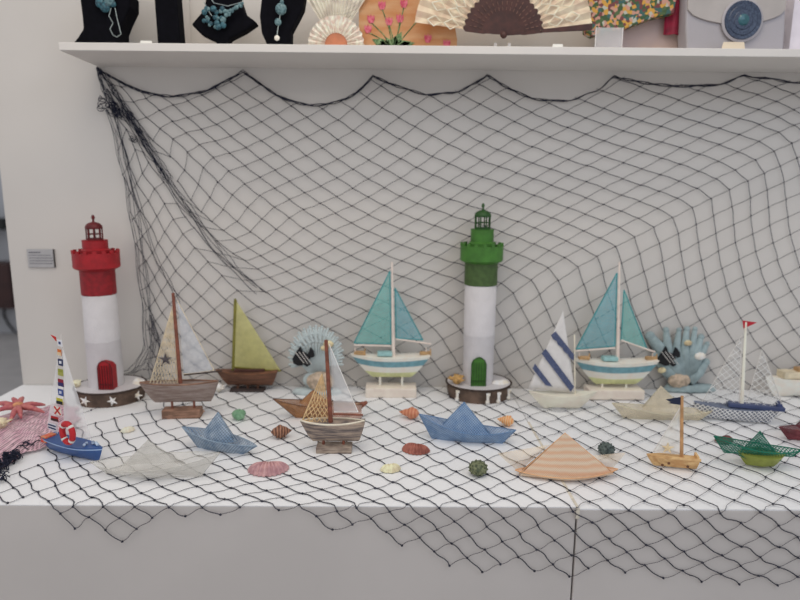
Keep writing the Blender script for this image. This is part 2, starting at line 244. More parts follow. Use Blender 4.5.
# ================================================================ THE NET
NET_ROWS = """-23 1 -921,1007 -900,991 -871,984
-22 0 -916,976 -897,960 -874,942 -836,939 -796,950
-21 0 -895,937 -871,920 -829,882 -798,892 -756,914 -711,931 -664,944 -618,962 -572,982 -525,1003 -479,1026
-20 -1 -893,917 -869,899 -828,859 -782,820 -757,858 -716,881 -667,893 -619,907 -573,928 -526,949 -478,971 -431,995
-19 -2 -892,894 -864,880 -831,844 -787,789 -730,771 -718,826 -675,846 -625,857 -576,872 -528,894 -479,916 -431,939 -384,964
-18 -3 -882,820 -865,855 -835,832 -804,789 -711,694 -686,728 -674,786 -634,809 -583,821 -532,837 -482,859 -432,882 -384,906 -336,931
-17 -4 -887,713 -865,746 -841,792 -816,784 -764,732 -670,633 -644,683 -625,737 -592,770 -538,783 -485,801 -435,823 -386,848 -337,872 -287,897 -237,923
-16 -4 -865,654 -844,684 -823,717 -801,752 -707,643 -639,595 -608,641 -581,691 -544,727 -490,744 -439,765 -389,789 -339,813 -289,837 -238,862 -187,889 -141,924 -96,960 -51,995
-15 -5 -861,572 -839,599 -810,630 -787,668 -756,689 -677,596 -605,563 -567,603 -535,651 -494,686 -443,708 -393,731 -344,754 -292,777 -240,802 -189,828 -139,856 -93,891 -47,928 0,964
-14 -6 -860,489 -836,514 -807,545 -785,580 -757,621 -716,621 -641,549 -568,535 -523,565 -487,611 -446,649 -397,673 -347,696 -296,718 -243,742 -191,767 -140,795 -90,827 -42,861 6,898 54,935 104,967
-13 -6 -830,431 -808,459 -787,492 -763,529 -732,570 -692,578 -592,501 -530,507 -481,531 -441,574 -399,612 -350,638 -300,660 -246,681 -193,708 -141,735 -90,765 -40,798 10,832 59,871 107,908 159,937 210,968 260,1001
-12 -7 -828,349 -805,379 -785,411 -760,445 -732,482 -703,522 -665,543 -540,459 -490,477 -440,501 -396,540 -352,578 -304,605 -250,626 -195,648 -143,675 -91,705 -39,737 12,770 63,803 112,844 162,879 215,908 265,942 316,974
-11 -8 -832,271 -809,300 -786,331 -763,363 -734,399 -699,438 -667,477 -596,460 -500,435 -449,452 -398,475 -351,509 -305,544 -255,572 -199,594 -144,618 -92,647 -39,677 13,709 64,743 115,778 166,817 218,851 269,882 320,915 373,945
-10 -9 -831,201 -812,228 -788,257 -761,287 -731,319 -696,356 -661,395 -625,431 -542,413 -460,408 -408,426 -354,449 -303,478 -254,510 -202,538 -147,563 -92,590 -39,621 14,651 66,684 118,719 169,756 220,792 272,825 324,858 377,889 431,918 485,946
-9 -10 -838,137 -814,161 -790,188 -761,216 -728,246 -692,279 -655,314 -618,349 -581,385 -485,369 -420,379 -365,400 -309,423 -255,450 -203,481 -148,509 -92,536 -38,566 15,596 68,628 121,663 172,697 223,733 275,768 327,801 380,834 434,863 489,893 544,923 599,953 654,985 707,1019
-8 -10 -821,103 -792,124 -762,148 -730,174 -691,205 -652,237 -612,270 -571,302 -531,335 -437,330 -378,349 -319,373 -262,397 -206,425 -149,455 -93,483 -37,513 17,544 71,575 124,608 176,642 227,677 279,714 331,748 384,780 438,811 493,842 549,872 604,902 661,932 716,965 771,999
-7 -11 -837,59 -800,73 -763,90 -728,112 -689,138 -649,166 -608,196 -565,226 -518,255 -465,280 -392,297 -330,320 -270,345 -211,371 -152,400 -94,430 -37,460 19,491 73,523 127,556 181,589 233,624 284,661 336,695 389,728 442,760 497,791 553,822 609,852 666,881 723,912 779,945 835,978
-6 -13 -914,23 -864,24 -819,30 -775,42 -731,57 -687,76 -644,101 -602,129 -558,158 -509,187 -457,216 -400,243 -336,266 -276,291 -216,318 -155,347 -95,376 -37,406 20,438 76,470 131,504 185,538 238,572 290,607 341,642 394,676 446,709 501,741 557,772 613,802 670,832 728,863 786,895 843,927 899,959 958,989
-5 -15 -968,-82 -927,-53 -880,-40 -829,-42 -789,-21 -745,10 -696,25 -647,45 -598,67 -551,93 -503,122 -452,150 -399,180 -341,208 -280,235 -220,263 -158,292 -96,322 -36,353 22,385 78,417 134,452 190,487 243,521 295,555 347,589 398,623 451,657 505,690 560,722 617,753 674,783 732,813 791,846 849,878 907,910 965,940 1024,970 1083,996 1141,1021
-4 -17 -964,-293 -930,-246 -894,-206 -855,-175 -811,-155 -768,-139 -728,-112 -690,-76 -652,-20 -602,19 -550,39 -499,63 -447,90 -395,117 -341,146 -283,176 -224,205 -163,235 -99,267 -36,299 23,331 81,363 138,398 194,434 248,470 300,503 350,537 402,571 455,604 508,637 563,670 619,702 677,733 736,763 795,796 855,829 913,861 972,891 1032,922 1091,952 1149,978 1204,1003
-3 -18 -929,-428 -898,-389 -865,-350 -829,-312 -791,-280 -750,-253 -709,-227 -670,-193 -631,-150 -591,-98 -549,-42 -500,11 -446,34 -393,58 -339,85 -284,113 -226,143 -167,174 -105,206 -40,241 21,274 80,307 139,342 197,380 250,415 302,449 353,484 404,518 457,551 510,584 565,617 621,650 678,681 737,712 797,744 858,778 918,812 978,843 1038,874 1099,905 1158,933 1213,958 1264,981 1316,1003
-2 -19 -898,-534 -869,-503 -839,-470 -806,-437 -772,-402 -735,-367 -696,-336 -655,-303 -616,-263 -575,-221 -532,-175 -490,-124 -446,-61 -398,10 -343,32 -287,55 -228,81 -170,111 -111,143 -49,176 15,212 78,249 136,281 193,315 248,352 301,390 353,426 405,463 458,498 511,531 566,564 622,597 680,629 738,660 798,692 859,726 920,760 982,792 1043,823 1104,855 1166,886 1221,911 1271,933 1320,955 1370,978 1420,1001
-1 -22 -912,-691 -893,-659 -871,-623 -843,-596 -816,-568 -786,-537 -754,-506 -720,-472 -684,-439 -644,-406 -603,-370 -563,-327 -519,-289 -477,-248 -434,-198 -391,-136 -345,-70 -295,-9 -238,24 -179,50 -120,79 -62,111 -3,141 61,177 124,213 183,247 242,283 300,325 353,365 406,403 458,441 510,476 565,509 621,542 680,576 740,608 799,640 860,673 922,706 983,738 1045,770 1105,800 1170,834 1230,863 1279,885 1326,906 1373,927 1421,950
0 -23 -879,-764 -860,-737 -841,-709 -819,-678 -794,-650 -767,-625 -738,-598 -706,-567 -671,-533 -634,-498 -593,-465 -550,-430 -508,-394 -466,-358 -424,-316 -382,-264 -338,-207 -292,-150 -242,-93 -190,-33 -135,18 -78,45 -21,74 37,103 101,136 162,171 221,205 280,242 337,285 396,332 454,377 509,418 562,453 619,485 677,519 740,554 799,585 859,617 922,651 984,683 1044,714 1103,743 1166,775 1222,803 1277,829 1328,853 1374,875 1420,897
1 -23 -830,-804 -812,-779 -793,-755 -771,-727 -749,-698 -723,-673 -693,-648 -660,-617 -624,-583 -585,-550 -543,-517 -499,-489 -457,-458 -415,-421 -375,-375 -333,-325 -289,-274 -242,-220 -193,-166 -144,-112 -93,-53 -40,8 17,36 75,64 132,92 190,124 250,158 309,196 366,237 425,282 485,329 545,376 609,422 670,458 730,491 791,523 852,556 912,588 973,621 1033,651 1090,680 1148,708 1199,733 1248,756 1300,782 1356,809 1409,835 1458,860
2 -21 -747,-796 -728,-769 -707,-740 -681,-714 -649,-688 -616,-658 -580,-629 -539,-595 -496,-567 -453,-539 -410,-510 -370,-473 -330,-429 -287,-383 -242,-333 -195,-283 -149,-234 -101,-184 -50,-129 2,-74 56,-14 109,25 163,51 219,78 278,108 337,147 394,188 453,231 511,275 571,320 632,363 694,402 754,436 812,468 875,502 935,535 992,566 1047,595 1104,625 1162,654 1214,680 1266,705 1319,731 1374,759 1430,787
3 -21 -713,-824 -685,-808 -663,-779 -637,-751 -606,-724 -572,-696 -535,-666 -494,-634 -452,-608 -410,-582 -368,-556 -327,-521 -287,-481 -242,-437 -197,-388 -152,-341 -106,-297 -58,-250 -9,-200 42,-148 93,-93 144,-39 194,10 251,36 308,63 364,98 421,137 480,179 538,221 597,263 655,301 713,338 772,373 831,408 890,441 949,475 1005,507 1060,537 1116,566 1170,595 1225,623 1280,650 1336,678 1391,706 1447,735
4 -21 -685,-859 -653,-832 -621,-808 -595,-786 -563,-759 -528,-729 -491,-698 -451,-669 -410,-646 -370,-622 -327,-598 -287,-567 -245,-529 -200,-487 -156,-441 -110,-398 -64,-355 -17,-311 31,-266 79,-216 129,-165 180,-115 232,-67 287,-17 340,21 395,52 451,86 508,128 565,169 623,207 679,244 736,279 792,313 850,347 908,381 965,415 1020,447 1074,478 1128,507 1182,536 1236,564 1293,592 1350,622 1406,651 1463,681
5 -20 -620,-862 -588,-834 -554,-808 -521,-790 -487,-759 -450,-727 -410,-703 -370,-681 -328,-659 -287,-636 -246,-609 -203,-574 -160,-535 -115,-493 -69,-451 -24,-409 21,-368 68,-324 115,-278 164,-230 214,-185 266,-139 320,-91 376,-40 429,11 484,43 538,78 592,116 650,153 706,188 761,222 817,255 871,286 926,319 982,353 1038,387 1092,420 1146,449 1199,478 1254,507 1308,535 1363,564 1420,594 1477,624
6 -20 -586,-889 -553,-859 -518,-833 -481,-809 -448,-786 -410,-756 -370,-734 -329,-713 -288,-693 -247,-672 -205,-648 -163,-617 -121,-580 -77,-542 -31,-501 13,-461 58,-421 103,-379 150,-335 198,-291 248,-249 298,-205 351,-159 405,-110 462,-59 520,5 572,36 625,67 679,99 734,134 788,166 844,199 898,231 952,263 1005,295 1058,327 1112,360 1167,392 1221,421 1275,451 1330,480 1384,509 1438,537 1494,567
7 -17 -447,-829 -410,-809 -371,-784 -330,-763 -288,-745 -246,-727 -205,-706 -163,-685 -122,-658 -81,-624 -38,-587 5,-548 49,-510 93,-472 138,-431 184,-389 231,-348 279,-308 328,-265 379,-221 433,-175 487,-130 543,-84 603,-31 662,25 713,54 765,85 819,114 874,144 929,178 983,210 1035,242 1086,272 1138,304 1192,335 1246,366 1300,396 1354,426 1409,455 1462,483
8 -16 -372,-825 -330,-808 -288,-792 -246,-776 -205,-758 -164,-739 -123,-720 -83,-696 -42,-664 -1,-630 41,-594 84,-558 127,-521 171,-482 216,-441 262,-402 309,-363 357,-323 407,-281 460,-238 514,-197 570,-152 627,-104 686,-53 750,13 802,42 856,70 909,98 962,128 1015,158 1069,189 1122,220 1174,251 1226,282 1280,313 1334,344 1387,373 1439,402 1492,430
9 -14 -247,-814 -205,-807 -163,-790 -121,-774 -82,-756 -44,-732 -4,-703 36,-672 76,-638 117,-603 159,-568 203,-532 247,-494 292,-457 338,-420 386,-381 436,-341 488,-299 540,-259 594,-216 650,-170 709,-121 770,-70 836,-17 893,27 947,54 999,83 1052,112 1105,139 1158,168 1211,199 1265,231 1317,261 1370,292 1423,321 1475,350 1526,377
10 -13 -167,-828 -123,-816 -81,-808 -45,-791 -7,-768 31,-741 70,-711 109,-680 149,-647 191,-615 234,-582 277,-546 321,-510 366,-473 414,-436 464,-396 514,-356 565,-316 618,-275 673,-231 730,-183 790,-137 852,-95 915,-51 984,10 1037,40 1090,67 1143,92 1196,117 1251,147 1305,180 1359,212 1411,243 1463,271 1514,299
11 -13 -133,-859 -90,-847 -50,-833 -10,-817 27,-803 64,-778 102,-750 141,-721 181,-691 222,-661 264,-629 306,-595 350,-561 396,-526 443,-488 490,-450 539,-411 589,-372 641,-332 695,-289 752,-242 810,-201 870,-162 931,-120 996,-74 1065,-25 1130,25 1185,50 1240,76 1295,101 1350,133 1403,165 1455,196 1507,224
12 -11 -17,-864 22,-847 59,-827 96,-808 134,-789 172,-762 212,-734 252,-704 293,-673 336,-642 380,-610 426,-576 472,-541 519,-506 566,-469 616,-430 667,-391 720,-348 774,-303 829,-264 887,-225 950,-183 1015,-140 1084,-96 1157,-46 1232,13 1288,38 1342,62 1395,89 1449,120 1501,150 1552,177
13 -11 17,-896 55,-877 92,-858 129,-839 165,-817 202,-801 242,-776 282,-749 324,-720 367,-690 410,-660 456,-627 501,-593 546,-559 593,-522 642,-484 692,-446 744,-406 797,-366 852,-328 911,-286 973,-244 1038,-204 1105,-160 1177,-114 1251,-66 1330,-17 1390,23 1443,49 1496,78 1548,106
14 -10 87,-910 125,-891 162,-872 199,-851 235,-831 272,-811 313,-793 355,-767 397,-740 440,-711 484,-679 529,-646 575,-612 621,-576 669,-536 719,-498 769,-461 821,-423 876,-382 935,-340 996,-302 1059,-262 1125,-220 1194,-177 1266,-134 1340,-91 1415,-47 1490,10 1543,38
15 -10 121,-944 159,-925 197,-905 234,-886 272,-868 309,-847 347,-825 383,-815 427,-789 471,-762 516,-732 562,-700 607,-666 653,-629 699,-590 747,-551 795,-513 846,-473 901,-431 958,-392 1017,-354 1079,-314 1144,-275 1212,-236 1281,-197 1352,-156 1426,-113 1502,-67
16 -9 193,-959 232,-940 270,-923 309,-905 347,-883 386,-860 426,-840 466,-821 503,-812 548,-785 595,-754 640,-719 685,-682 732,-642 778,-604 826,-565 875,-525 927,-484 981,-444 1039,-404 1100,-365 1163,-329 1229,-293 1297,-255 1367,-216 1439,-174
17 -7 307,-956 347,-940 386,-918 426,-898 466,-878 506,-857 547,-839 588,-818 627,-802 673,-768 720,-730 765,-692 810,-654 856,-616 904,-577 955,-540 1008,-500 1064,-459 1122,-420 1184,-384 1248,-348 1315,-312 1383,-273
18 -6 384,-969 425,-949 466,-930 506,-910 547,-893 588,-875 629,-853 668,-831 701,-818 749,-780 797,-743 841,-707 886,-669 932,-630 982,-591 1035,-552 1090,-513 1147,-476 1207,-441 1270,-405
19 -4 506,-959 548,-941 590,-925 631,-908 671,-888 711,-867 748,-840 787,-815 825,-796 870,-760 916,-723 963,-685 1012,-646 1063,-608 1117,-570 1173,-533
20 -3 591,-972 632,-954 674,-935 715,-917 755,-896 793,-871 830,-846 866,-823 899,-808 945,-773 992,-736 1041,-698 1092,-661
21 -2 676,-981 717,-962 758,-942 799,-921 838,-897 875,-873 911,-850 946,-827 977,-813
22 -1 760,-987 801,-966 842,-945 882,-922 920,-899 957,-875
23 0 845,-989 886,-968 927,-946 966,-923
24 1 931,-992 973,-970"""
NET_TOP = "-479,1026,-495,1036,0;-479,1026,-471,1030,1;-921,1007,-939,1043,0;-921,1007,-933,1016,1;-525,1003,-537,1011,0;707,1019,680,1028,0;707,1019,721,1028,1;1141,1021,1090,1037,0;1141,1021,1167,1033,1;-900,991,-914,1026,0;-871,984,-883,1008,0;-871,984,-844,990,1;-572,982,-582,990,0;-51,995,-87,1018,0;-51,995,-30,1010,1;260,1001,246,1008,0;260,1001,301,1025,1;771,999,797,1015,1;1083,996,1033,1011,0;1204,1003,1248,1022,1;1316,1003,1281,1017,0;1316,1003,1358,1023,1;1420,1001,1374,1024,0;316,974,356,995,1;654,985,634,991,0;835,978,889,1008,1;958,989,900,1007,0;958,989,1002,1009,1;-796,950,-823,982,0;-796,950,-758,964,1;-618,962,-628,970,0;-96,960,-125,978,0;0,964,36,988,1;104,967,96,971,0;104,967,114,973,1;210,968,184,982,0;-895,937,-905,944,1;-664,944,-688,964,0;373,945,418,968,1;485,946,453,960,0;485,946,501,955,1;599,953,566,965,0;-893,917,-904,935,0;-893,917,-904,926,1;-711,931,-752,964,0;-336,931,-314,943,1;-237,923,-256,936,0;-237,923,-209,943,1;-141,924,-179,949,0;-892,894,-903,916,0;-892,894,-902,888,1;-882,820,-900,855,0;-882,820,-897,787,1;-865,654,-877,638,1;-861,572,-872,595,0;-861,572,-868,564,1;-830,431,-857,409,1;-828,349,-857,409,0;-828,349,-853,334,1;-832,271,-851,312,0;-832,271,-848,264,1;-831,201,-845,226,0;-831,201,-844,197,1;-821,103,-851,94,1;-837,59,-854,86,0;-837,59,-865,57,1;-914,23,-927,21,1;-864,24,-874,40,0;-927,-53,-962,10,0;-968,-82,-998,-38,0"
def S(s, x, off=0.0):
    if s > 0: return Vector((x, -0.010-off-0.016*max(0, 1-s/0.035)**2, s+0.002))
    if s > YF:
        d = -s; return Vector((x, -d-0.004 if d < 0.03 else -d, 0.0022+off+0.006*max(0, 1-d/0.04)**2))
    return Vector((x, YF-0.007-off, s-YF))
kn = {}
for row in NET_ROWS.split('\n'):
    t = row.split(); i, j = int(t[0]), int(t[1])
    for k, e in enumerate(t[2:]):
        s_, x_ = None, None
        x_, s_ = e.split(','); kn[(i, j+k)] = (int(s_)/1000, int(x_)/1000)
net = thing('fishing_net', 'navy diamond-mesh fishing net hung in scallops and draped over the white table', 'net', (0.2, 0, 0))
NL = Vector((0.2, 0, 0))
def strand(mb, p, q, r, amp, n=5, off=0.0):
    ln = math.hypot(p[0]-q[0], p[1]-q[1]); pts = []
    w1 = rnd.uniform(-1, 1)*amp*ln; w2 = rnd.uniform(-1, 1)*amp*ln*0.6
    ds, dx = (q[0]-p[0])/max(ln, 1e-6), (q[1]-p[1])/max(ln, 1e-6)
    for k in range(n+1):
        t = k/n; o = w1*math.sin(PI*t)+w2*math.sin(2*PI*t)
        pts.append(S(p[0]+(q[0]-p[0])*t-dx*o, p[1]+(q[1]-p[1])*t+ds*o, off)-NL)
    mb.tube(pts, r, 4, cap=False)
nm = MB()
for (i, j), p in kn.items():
    onwall = p[0] > 0.02
    amp = 0.03 if onwall else 0.085
    for d, q in ((0, kn.get((i+1, j))), (1, kn.get((i, j+1)))):
        if q is None or math.hypot(p[0]-q[0], p[1]-q[1]) > 0.12: continue
        strand(nm, p, q, (0.00115 if d == 0 else 0.0008) if onwall else (0.00125 if d == 0 else 0.00065), amp, 5)
    c = S(*p)-NL; nm.ball(c, 0.003, 3)
for e in NET_TOP.split(';'):
    x0, s0, x1, s1, d = (int(v) for v in e.split(','))
    if s1 < 0: continue
    strand(nm, (s0/1000, x0/1000), (s1/1000, x1/1000), 0.0009, 0.05)
nm.build('netting', TWINE, net)
# gathered head rope hanging in scallops between the hooks
TOPC = [(97, 68), (112, 78), (130, 87), (150, 95), (172, 97), (200, 94), (222, 84), (243, 71), (262, 86), (285, 101), (312, 107), (340, 103), (360, 92), (373, 76), (395, 86), (425, 96), (450, 94), (470, 88), (487, 75), (505, 87), (530, 99), (558, 103), (585, 97), (602, 88), (615, 76), (635, 82), (660, 85), (690, 87), (725, 85), (745, 75), (775, 80), (800, 84), (850, 80)]
def wallpath(pts, n=6, off=-0.012):
    P = [V(x, y, off)-NL for x, y in pts]; out = []
    for k in range(len(P)-1):
        for m in range(n): out.append(P[k].lerp(P[k+1], m/n))
    return out+[P[-1]]
hr = MB(); base = wallpath(TOPC)
fixed = [min(range(len(base)), key=lambda k: (base[k]+NL-V(x, y, -0.012)).length) for x, y in ((97, 68), (243, 71), (373, 76), (487, 75), (615, 76), (745, 75))]
for _ in range(14):
    base = [p if (k in fixed or k in (0, len(base)-1)) else (base[k-1]+p+base[k+1])/3 for k, p in enumerate(base)]
for s_ in range(4):
    ph_ = rnd.uniform(0, 6); fr = rnd.uniform(0.5, 0.9)
    hr.tube([p+Vector((0, -0.003*math.cos(k*fr+ph_), 0.0034*math.sin(k*fr+ph_))) for k, p in enumerate(base)], 0.0013, 4, cap=False)
hr.build('head_rope', BUNCH, net)
gs = MB()
def bundle(pts, n, spread, r=0.0011, seed=1, end=1.0, start=0.2):
    rr = random.Random(seed); B = wallpath(pts, 5, -0.016)
    for k in range(n):
        a1, a2, ph_ = rr.uniform(-1, 1), rr.uniform(-1, 1), rr.uniform(0, 6)
        o = []
        for m, p in enumerate(B):
            t = m/(len(B)-1); sp = spread*(start+(end-start)*t)
            o.append(p+Vector((sp*a1+0.003*math.sin(m*0.9+ph_), 0.004*a2, sp*a2*0.7+0.003*math.cos(m*0.8+ph_))))
        gs.tube(o, r, 4, cap=False)
bundle([(97, 68), (104, 90), (112, 104), (119, 115)], 9, 0.020, 0.0009, seed=1, end=1, start=0.1)
bundle([(98, 69), (112, 88), (122, 104), (132, 122), (145, 143), (156, 162), (168, 182)], 7, 0.017, 0.0008, seed=2, end=0.9)
bundle([(130, 118), (156, 162), (180, 197), (205, 232), (232, 268), (262, 294)], 5, 0.022, 0.0009, seed=3, end=1.5, start=0.3)
bundle([(110, 108), (120, 145), (128, 180), (136, 225), (142, 270), (147, 310), (149, 345), (140, 366), (128, 373)], 6, 0.026, 0.0008, seed=14, end=0.8, start=0.6)
bundle([(112, 110), (122, 150), (140, 220), (158, 270), (176, 305)], 2, 0.02, 0.0009, seed=5, end=1, start=0.3)
bundle([(150, 316), (156, 345), (152, 365), (158, 384)], 7, 0.03, 0.0009, seed=6, end=1.2, start=0.5)
gs.build('gathered_strands', BUNCH, net)
tg = MB(); tg2 = MB(); rr = random.Random(11)
def tangle(c, rad, n, r=0.0012, flat=None):
    for k in range(n):
        ph_ = rr.uniform(0, 6.28); a1 = rr.uniform(0.3, 1)*rad; b1 = rr.uniform(0.3, 1)*rad; tlt = rr.uniform(0, 3)
        cc = Vector(c)+Vector((rr.uniform(-.5, .5)*rad, 0, rr.uniform(-.5, .5)*rad)); o = []
        for m in range(13):
            q = ph_+m/12*2*PI*rr.uniform(0.93, 1.0); x = a1*math.cos(q); z = b1*math.sin(q)*0.8
            xx = x*math.cos(tlt)-z*math.sin(tlt); zz = x*math.sin(tlt)+z*math.cos(tlt)
            if flat: o.append(cc+Vector((xx, zz, 0.006+0.012*abs(math.sin(q*1.5+tlt)))))
            else: o.append(cc+Vector((xx, -0.004+0.006*math.sin(q*2), zz)))
        (tg2 if flat else tg).tube([p-NL for p in o], r, 4, cap=False)
for (x, y, ra, n) in ((104, 104, 0.022, 3), (113, 108, 0.02, 7), (119, 112, 0.016, 5), (129, 117, 0.016, 4), (133, 140, 0.012, 3), (101, 98, 0.016, 2), (138, 132, 0.012, 3)):
    tangle(V(x, y, -0.014), ra, n)
for (x, y, ra, n) in ((32, 448, 0.020, 4), (24, 452, 0.020, 4), (14, 460, 0.020, 12), (8, 464, 0.022, 12), (-1, 472, 0.022, 9), (-8, 480, 0.024, 8), (42, 444, 0.014, 2), (2, 482, 0.014, 4)):
    tangle(T(x, y), ra, n, 0.0014, True)
for g_ in (tg, tg2): g_.build('tangle', BUNCH, net)['kind'] = 'stuff'

# ================================================================ LIGHTHOUSES
def lace_mat(name, c):
    m = mat(name, c, 0.8, 0.03, 20); nt = m.node_tree; b = nt.nodes['Principled BSDF']
    tc = nt.nodes.new('ShaderNodeTexCoord'); vo = nt.nodes.new('ShaderNodeTexVoronoi'); vo.inputs['Scale'].default_value = 170
    bp = nt.nodes.new('ShaderNodeBump'); bp.inputs['Strength'].default_value = 0.5; bp.inputs['Distance'].default_value = 0.0015
    nt.links.new(tc.outputs['Object'], vo.inputs['Vector']); nt.links.new(vo.outputs['Distance'], bp.inputs['Height']); nt.links.new(bp.outputs[0], b.inputs['Normal'])
    return m
LACEW = lace_mat('white_lace', (178, 175, 176))
WOODB = mat('grey_brown_bark', (98, 80, 68), 0.8, 0.3, 25, bump=0.5)
RIM = mat('dark_rope', (58, 46, 40), 0.8, 0.2, 100)
SHELLW = mat('shell_white', (226, 218, 202), 0.5, 0.12, 60)
def starfish(mb, c, r, n=5, flat='Y', th=0.003, rot=0.0):
    vs = [(0, 0)]; 
    for k in range(2*n):
        q = PI/2+rot+PI*k/n; rr_ = r if k % 2 == 0 else r*0.36; vs.append((rr_*math.cos(q), rr_*math.sin(q)))
    o = []
    for h in (0, 1):
        for idx, (x, z) in enumerate(vs):
            d = (th*(1.6 if idx == 0 else 0.8)) if h else 0
            o.append((c[0]+x, c[1]-d, c[2]+z) if flat == 'Y' else (c[0]+x, c[1]+z, c[2]+d))
    m = 2*n; N = m+1; fs = []
    for k in range(m):
        a1, b1 = 1+k, 1+(k+1) % m
        fs += [(0, b1, a1), (N, N+a1, N+b1), (a1, b1, N+b1, N+a1)]
    return mb.add(o, fs)
def lighthouse(name, label, px_c, py_base, py_tw, k_px, cols, base_dx, ornament):
    """px_c: tower axis, py_tw: foot of the tower; heights measured up the axis"""
    DEEP = 0.098
    P = T(px_c, py_base); cen = V(px_c, py_base-20, P.y+DEEP); cen.z = 0
    r = thing(name, label, 'lighthouse', cen)
    fr = Frame(cen); Z = lambda y: fr.L(px_c, y)[1]; K_ = 1/(fr.L(px_c+1, 300)[0]-fr.L(px_c, 300)[0])
    bh = 0.046; bx = base_dx/K_
    R0 = k_px['base']/K_/2
    MB().lathe([(R0*0.93, 0), (R0*0.97, bh*0.5), (R0, bh)], 40, (bx, 0, 0), 1, DEEP/R0).build('base', WOODB, r, smooth=False)
    ring = MB(); ring.tube([(bx+R0*math.cos(q*2*PI/40), DEEP*math.sin(q*2*PI/40), bh) for q in range(41)], 0.0035, 6); ring.build('rope_rim', RIM, r)
    MB().lathe([(R0*0.97, bh-0.002), (R0*0.97, bh+0.0015)], 40, (bx, 0, 0), 1, DEEP/R0).build('base_top', LACEW, r)
    ww, hw = k_px['top']/K_/2, k_px['foot']/K_/2
    z0, z1, z2, z3, z4, z5, z6 = bh-0.001, Z(k_px['y1']), Z(k_px['y2']), Z(k_px['y3']), Z(k_px['y4']), Z(k_px['y5']), Z(k_px['y6'])
    tw = MB(); tw.lathe([(hw, z0), (hw*0.985, z0+0.004), ((ww+hw)/2, (z0+z1)/2), ((ww+hw)/2*1.012, (z0+z1)/2+0.002), ((ww+hw)/2, (z0+z1)/2+0.004), (ww, z1)], 48); tw.build('tower', LACEW, r, smooth=True)
    MB().lathe([(ww*1.0, z1), (ww*1.03, z1+0.003), (ww*1.03, z2)], 48).build('upper_tower', cols[1], r, smooth=False)
    g = k_px['gal']/K_/2; g2 = k_px['gal2']/K_/2; gl = k_px['lan']/K_/2
    gm = MB(); gm.lathe([(ww*1.0, z2-0.006), (g*0.94, z2), (g, z2+0.004), (g, z3-0.004), (g*0.93, z3-0.004), (g*0.9, z2+0.02), (ww, z2+0.02)], 40)
    n = 16
    for k in range(n):
        q = 2*PI*k/n; gm.box((g*0.965*math.cos(q), g*0.965*math.sin(q), z3-0.001), (0.011, 0.006, 0.010), q+PI/2)
    gm.build('gallery', cols[0], r)
    MB().lathe([(g2*1.15, z2+0.01), (g2*1.15, z3+0.004), (g2, z3+0.008), (g2, z4-0.002), (g2*1.03, z4)], 36).build('watch_room', cols[0], r)
    lm = MB()
    for k in range(8):
        q = 2*PI*(k+0.5)/8; lm.tube([(gl*0.92*math.cos(q), gl*0.92*math.sin(q), z4-0.003), (gl*0.92*math.cos(q), gl*0.92*math.sin(q), z5)], 0.0022, 6)
    lm.lathe([(gl*0.95, z4-0.002), (gl*0.95, z4+0.006), (gl*0.8, z4+0.006)], 20)
    zm = (z4+z5)/2; lm.tube([(gl*0.92*math.cos(q*2*PI/24), gl*0.92*math.sin(q*2*PI/24), zm) for q in range(25)], 0.0012, 4)
    lm.build('lantern_cage', cols[2], r)
    dh = z6-z5; dm = MB(); dm.lathe([(gl*1.0, z5-0.003), (gl*1.03, z5), (gl*0.98, z5+dh*0.35), (gl*0.78, z5+dh*0.7), (gl*0.45, z5+dh*0.92), (0.0035, z6), (0.003, z6+0.008), (0.0055, z6+0.012), (0.004, z6+0.019), (0.0005, z6+0.022)], 24); dm.build('dome', cols[2], r, smooth=True)
    # arched door
    dw = k_px['door']/K_/2; dx = (k_px['dcx']-px_c)/K_; dz = Z(k_px['dtop'])-0.0
    arch = [(-dw, z0), (-dw, dz-dw*1.0), (-dw*0.75, dz-dw*0.4), (-dw*0.3, dz-dw*0.08), (0, dz), (dw*0.3, dz-dw*0.08), (dw*0.75, dz-dw*0.4), (dw, dz-dw*1.0), (dw, z0)]
    yy = -math.sqrt(max(hw*hw-(abs(dx)+dw)**2, 0))
    d = MB().prism([(dx+x, z) for x, z in arch], -hw-0.003, yy+0.002).build('door', cols[0], r)
    sl = MB()
    for k in range(-2, 3):
        x = dx+dw*0.36*k; sl.box((x, -hw-0.004, (z0+dz)/2-dw*0.3), (0.0018, 0.003, dz-z0-dw*0.8))
    sl.tube([(dx+x, -hw-0.0035, z) for x, z in arch], 0.0016, 5); sl.box((dx, -hw-0.004, z0+0.02), (dw*2, 0.003, 0.0025))
    sl.build('door_slats', cols[2], r)
    for (sx, sz, kind) in ornament:
        q = math.asin(max(-0.95, min(0.95, sx))); cx = bx+R0*sx; cy = -DEEP*math.cos(q)*0.99
        m = MB()
        if kind == 'star': starfish(m, (cx, cy, bh*sz), 0.017, th=0.004, rot=sx)
        elif kind == 'twig':
            m.box((cx, cy-0.001, bh*0.45), (0.008, 0.006, 0.036)); m.box((cx+0.001, cy-0.002, bh*0.75), (0.012, 0.006, 0.008)); m.box((cx-0.001, cy-0.002, bh*0.2), (0.012, 0.006, 0.007))
        o = m.build('starfish' if kind == 'star' else 'driftwood_peg', SHELLW if kind != 'dull' else WOODB, r)
    return r, cen, R0, DEEP, bh, bx
red = mat('red_paint', (158, 26, 34), 0.5, 0.12, 40, br=1.15); red2 = mat('red_band', (140, 24, 32), 0.55, 0.15, 60, br=1.15); red3 = mat('dark_red', (98, 22, 26), 0.5, 0.15, 60, br=1.1)
gr1 = mat('green_paint', (62, 112, 40), 0.5, 0.12, 40, br=1.25); gr2 = mat('dull_green', (72, 96, 50), 0.6, 0.15, 60, br=1.1); gr3 = mat('dark_green', (38, 78, 30), 0.5, 0.15, 60, br=1.1)
